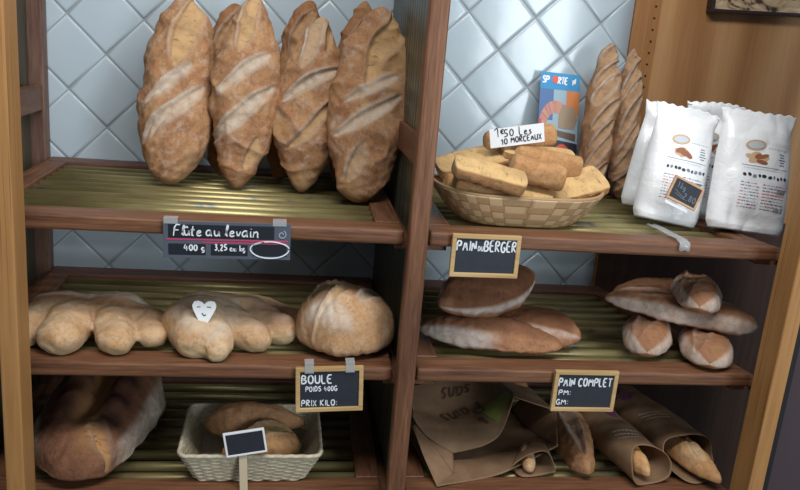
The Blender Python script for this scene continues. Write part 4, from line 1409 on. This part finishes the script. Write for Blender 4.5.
def big_bag():
    B = -10.22
    org = (11.3, -4.6, B)
    t = thing('paper_bag', 'large open brown kraft paper bag with green patch, lowest right shelf next to centre post', 'paper bag', org, 'brown paper bread bags')
    # bottom layer: rear left -> front lip
    ll = [at(413, 418, -5.0), at(425, 455, -5.8), at(436, 486, -6.5)]
    D = {}
    back_l, back_r = np.array([9.45, -3.4, B]), np.array([12.9, -2.6, B])
    lipA = atz(437, 487, B); lipB = at(558, 446, -5.6); lipM = (lipA + lipB) / 2; lipM[2] = B
    lower = [[back_l, (back_l + back_r) / 2, back_r],
             [(back_l + lipA) / 2 * [1, 1, 0] + [0, 0, B], (back_l + back_r + lipA + lipB) / 4 * [1, 1, 0] + [0, 0, B], (back_r + lipB) / 2 * [1, 1, 0] + [0, 0, B + .05]],
             [lipA, at(500, 474, -6.1), lipB]]
    patchsurf('lower_sheet', lower, t, org, kraft_m, 26, .015, 3)
    # upper layer
    up_bl, up_bm, up_br = at(411, 386, -3.6), at(455, 379, -3.1), at(504, 382, -2.9)
    upper = [[up_bl, up_bm, up_br],
             [at(410, 412, -4.6), at(455, 408, -4.0), at(508, 390, -3.8)],
             [at(424, 435, -5.3), at(475, 425, -5.0), at(513, 393, -4.3)],
             [at(453, 453, -5.6), at(496, 440, -5.5), at(514, 397, -4.7)]]
    up, Bp = patchsurf('upper_sheet', upper, t, org, kraft_m, 30, .03, 5)
    # rear slope to the shelf
    patchsurf('rear_sheet', [[up_bl, up_bm, up_br], [back_l, (back_l + back_r) / 2, back_r]], t, org, kraft_m, 14, .01, 6)
    # left gusset: two panels with a crease
    cr_b, cr_f = at(411, 402, -4.2), at(455, 473, -5.9)
    patchsurf('gusset', [[up_bl, at(410, 412, -4.6), at(424, 435, -5.3), at(453, 453, -5.6)], [at(412, 405, -4.6), at(418, 425, -5.0), at(438, 452, -5.7), at(454, 474, -6.05)]], t, org, kraft_m, 16, .01, 7)
    patchsurf('gusset', [[at(412, 405, -4.6), at(418, 425, -5.0), at(438, 452, -5.7), at(454, 474, -6.05)], [back_l, at(412, 428, -5.1), at(424, 458, -5.9), lipA]], t, org, kraft_m, 16, .01, 8)
    # right gusset flares out
    fR = at(557, 411, -4.3)
    patchsurf('gusset', [[up_br, at(508, 390, -3.8), at(514, 397, -4.7)], [at(530, 388, -2.8), at(540, 398, -3.6), fR]], t, org, kraft_m, 16, .01, 9)
    patchsurf('gusset', [[at(530, 388, -2.8), at(540, 398, -3.6), fR], [back_r, (back_r + lipB) / 2 * [1, 1, 0] + [0, 0, B + .05], lipB]], t, org, kraft_m, 16, .01, 10)
    # print on the upper sheet: sample the surface bilinearly
    n = Bp.shape[0]
    def onsurf(a, b_, lift):
        a = min(max(a, 0), .999) * (n - 1); b_ = min(max(b_, 0), .999) * (n - 1)
        i, j = int(a), int(b_); fa, fb = a - i, b_ - j
        p = Bp[i, j] * (1 - fa) * (1 - fb) + Bp[i + 1, j] * fa * (1 - fb) + Bp[i, j + 1] * (1 - fa) * fb + Bp[i + 1, j + 1] * fa * fb
        du = Bp[min(i + 1, n - 1), j] - Bp[i, j]; dv = Bp[i, min(j + 1, n - 1)] - Bp[i, j]
        nn = np.cross(du, dv); nn /= np.linalg.norm(nn) + 1e-9
        if nn[2] < 0: nn = -nn
        w = .03 * (wn(p[None], 3, 5)[0] + .5 * abs(wn(p[None], 6, 6)[0]))
        return p + np.array([0, -w * .3, w]) + nn * lift - np.array(org)
    def fn(x, y, z):
        return tuple(onsurf(z, x, .025 + (-y)))
    sts = text_strokes('Pains', 0, 0, .26, .75, .12, seed=4) + text_strokes('&', .1, .3, .18, .7, seed=5)
    rot = []
    for st in sts:
        rot.append([(.68 - p[0] * .75, .36 + p[1] * .8 + .10 * p[0]) for p in st])
    sts2 = text_strokes('sans', 0, 0, .26, .75, .12, seed=7)
    for st in sts2:
        rot.append([(.64 - p[0] * .7, .10 + p[1] * .75 + .10 * p[0]) for p in st])
    ink_strokes('printed_words', rot, .022, plain('kraft_print', (84, 60, 44), .7), t, fn=fn, th=.004)
    V = []; m = 10
    for i in range(m):
        for j in range(m):
            V.append(onsurf((.50 + .36 * i / (m - 1)) - .04 * j / m, .64 + .30 * j / (m - 1), .028))
    mk('green_patch', V, grid_faces(m, m), plain('green_print', (126, 132, 62), .6), t, True)
    return t
big_bag()
# small kraft scrap with a bread tip in front right of the bag
def small_bag():
    B = -10.22
    c = at(528, 468, -6.2)
    org = (float(c[0]), -5.6, B)
    t = thing('paper_bag', 'small crumpled kraft bag with a bread tip inside, half under the big bag', 'paper bag', org, 'brown paper bread bags')
    patchsurf('lower_sheet', [[atz(512, 468, B), atz(524, 477, B), atz(556, 472, B)], [atz(515, 448, B), atz(530, 450, B), atz(548, 450, B)]], t, org, kraft_m, 14, .015, 21)
    patchsurf('upper_sheet', [[at(512, 466, -6.2), at(528, 455, -6.0), at(547, 452, -6.0), at(556, 470, -6.3)], [at(518, 452, -5.3), at(530, 442, -5.2), at(545, 444, -5.2), at(550, 455, -5.3)]], t, org, kraft_m, 18, .02, 22)
small_bag()
lying('bread_tip', 'pale rounded bread tip showing in the small crumpled bag', None, crust_pale, (12.3, -6.2), (12.6, -4.9), -10.17, .42, .24, .13, WPm, 4, (), 161)

def sleeve(label, p0, p1, w0, w1, h0, h1, seed, lip, purple, txt):
    """long kraft sleeve: closed rear end at p0, open front end at p1 (X,Y)"""
    B = -10.22
    p0 = np.array(p0, float); p1 = np.array(p1, float)
    d = p1 - p0; L = np.linalg.norm(d); d /= L; s = np.array([-d[1], d[0]])   # s: sideways (towards +x when d is -y)
    t = thing('paper_bag', label, 'paper bag', (p0[0], p0[1], B), 'brown paper bread bags')
    nu, nv = 60, 72
    V = []
    for i in range(nu):
        f = i / (nu - 1)
        w = w0 + (w1 - w0) * f; h = (h0 + (h1 - h0) * f) * min(1, .12 + 5 * f)
        for j in range(nv):
            a = j / nv * 2 * math.pi
            c_, s_ = math.cos(a), math.sin(a)
            y = w / 2 * np.sign(c_) * abs(c_) ** .8
            z = h * (.5 + .5 * np.sign(s_) * abs(s_) ** .75)
            ext = f * L
            if f > .8:
                ext += (f - .8) / .2 * lip * (-s_ * .5 - .1 + .25 * math.sin(2 * a + seed))
            q = d * ext + s * y
            V.append((q[0], q[1], z))
    V = np.array(V)
    wv = .045 * wn(V, 3.2, seed) + .02 * wn(V, 8, seed + 2)
    V[:, 2] = np.maximum(V[:, 2] + wv * np.clip(V[:, 2] * 3, 0, 1), .0)
    V[:, 0] += .03 * wn(V, 4, seed + 5)
    F = grid_faces(nu, nv, True)
    o = mk('sleeve', V, F, kraft_m, t, True); solid(o, .018, 0)
    G = V.reshape(nu, nv, 3)
    def on(f, a, lift):
        i = min(max(f, 0), .999) * (nu - 1); j = (a % (2 * math.pi)) / (2 * math.pi) * nv
        i0, j0 = int(i), int(j) % nv; j1 = (j0 + 1) % nv; fi, fj = i - i0, j - int(j)
        p = G[i0, j0] * (1 - fi) * (1 - fj) + G[i0 + 1, j0] * fi * (1 - fj) + G[i0, j1] * (1 - fi) * fj + G[i0 + 1, j1] * fi * fj
        return p + np.array([0, -lift * .6, lift * .8])
    pm = plain('purple_print', (112, 60, 100), .6)
    wm = plain('white_print', (206, 196, 184), .6)
    def fnp(x, y, z): return tuple(on(z, math.pi / 2 - x, .02 - y))
    def st_to(sts): return sts
    pf, px_ = purple
    blob_ = [[(px_ + .34 * r_ * math.cos(a), pf + .1 * r_ * math.sin(a)) for a, r_ in zip(np.linspace(0, 11, 34), np.linspace(.3, 1.1, 34))], [(px_ - .5, pf + .03), (px_ - .1, pf - .04), (px_ + .4, pf + .03)]]
    ink_strokes('purple_emblem', blob_, .04, pm, o, fn=fnp, th=.004)
    r = random.Random(seed)
    rows = []
    for k in range(3):
        x = -.45
        while x < .4:
            w_ = r.uniform(.03, .1)
            rows.append([(txt[1] + x, txt[0] + k * .035 + .03 * x), (txt[1] + x + w_, txt[0] + k * .035 + .03 * (x + w_))]); x += w_ + .03
    ink_strokes('small_print', rows, .012, wm, o, fn=fnp, th=.004)
    return t
sleeve('brown paper sleeve with purple emblem, left of the two, baguette tip just inside', (14.55, -2.0), (15.35, -6.5), 1.25, 1.15, .8, .8, 171, .5, (.46, .25), (.74, -.1))
sleeve('brown paper sleeve, right of the two, baguette sticking out of its mouth', (15.9, -2.0), (16.75, -6.1), 1.35, 1.55, .85, 1.0, 181, .7, (.3, -.3), (.6, -.3))
crust_tip = bread('pale_baguette_crust', (206, 150, 96), (218, 174, 126), (224, 190, 140), (150, 96, 56), (226, 214, 186), fth=(0.5, 0.75), famt=0.6)
WPg = [(0, .55), (.08, .8), (.3, 1.0), (.8, 1.0), (1, .6)]
lying('baguette', 'pale baguette inside the left paper sleeve, only its round tip showing', 'baguettes in paper sleeves', crust_tip, (15.27, -6.62), (14.75, -2.7), -10.16, .62, .42, .2, WPg, 5, (), 191, lump=.02)
lying('baguette', 'pale baguette poking out of the right paper sleeve past the shelf edge', 'baguettes in paper sleeves', crust_tip, (17.0, -7.0), (16.2, -2.7), -10.16, .68, .42, .2, WPg, 5, [(.5, .1, 1.5, -.1, .15, .02, .04, .5, .8)], 192, lump=.02)

# ------------------------------------------------------------------ framed picture, top right
def picture():
    t = thing('framed_picture', 'dark framed relief of pale bark-like texture, on the wood panel at top right', 'picture', (20.2, -.12, 1.68))
    w, h = 4.05, 3.0
    fm = plain('dark_picture_frame', (48, 34, 34), .45)
    bm = bmesh.new()
    for x0, x1, z0, z1 in ((-w / 2, w / 2, 0, .1), (-w / 2, w / 2, h - .1, h), (-w / 2, -w / 2 + .1, .1, h - .1), (w / 2 - .1, w / 2, .1, h - .1)):
        bx(bm, x0, x1, -.3, .02, z0, z1, .02)
    mkb('picture_frame', bm, fm, t)
    n_ = NT('bark_relief')
    v = n_.coord((.35, 1, 1))
    a = n_.noise(v, 34, 6, .6, 1.5)
    col = n_.ramp(a, [(.38, s2l((60, 44, 36))), (.45, s2l((176, 150, 118))), (.6, s2l((208, 186, 152))), (.7, s2l((226, 222, 216)))])
    n_.bump(a, .6, .006)
    m = n_.out(col, .7)
    bm = bmesh.new(); bx(bm, -w / 2 + .08, w / 2 - .08, -.18, -.02, .08, h - .08)
    mkb('relief', bm, m, t)
    t.rotation_euler = (0, -R_(2.2), 0)
picture()

# ------------------------------------------------------------------ lights
def area(name, loc, target, sx, sy, power, color):
    l = bpy.data.lights.new(name, 'AREA')
    l.shape = 'RECTANGLE'; l.size = sx; l.size_y = sy; l.energy = power; l.color = color
    o = bpy.data.objects.new(name, l); C.objects.link(o)
    o.location = loc
    d = Vector(target) - Vector(loc)
    o.rotation_euler = d.to_track_quat('-Z', 'Y').to_euler()
    return o
# ceiling fittings in front of the display, the shop window far behind on the right
area('ceiling_light', (0.75, -1.45, 2.75), (0.75, -0.2, 1.3), 1.8, .4, 39, (1.0, .98, .96))
area('shop_window', (2.25, -3.4, 1.66), (1.0, 0, 1.45), .75, 1.3, 42, (.86, .94, 1.0))
w = bpy.data.worlds.new('world'); scene.world = w; w.use_nodes = True
w.node_tree.nodes['Background'].inputs[0].default_value = (.70, .85, 1.0, 1)
w.node_tree.nodes['Background'].inputs[1].default_value = .2

vs = scene.view_settings
vs.view_transform = 'Standard'; vs.look = 'None'; vs.gamma = 1; vs.use_curve_mapping = False
vs.exposure = 0.0
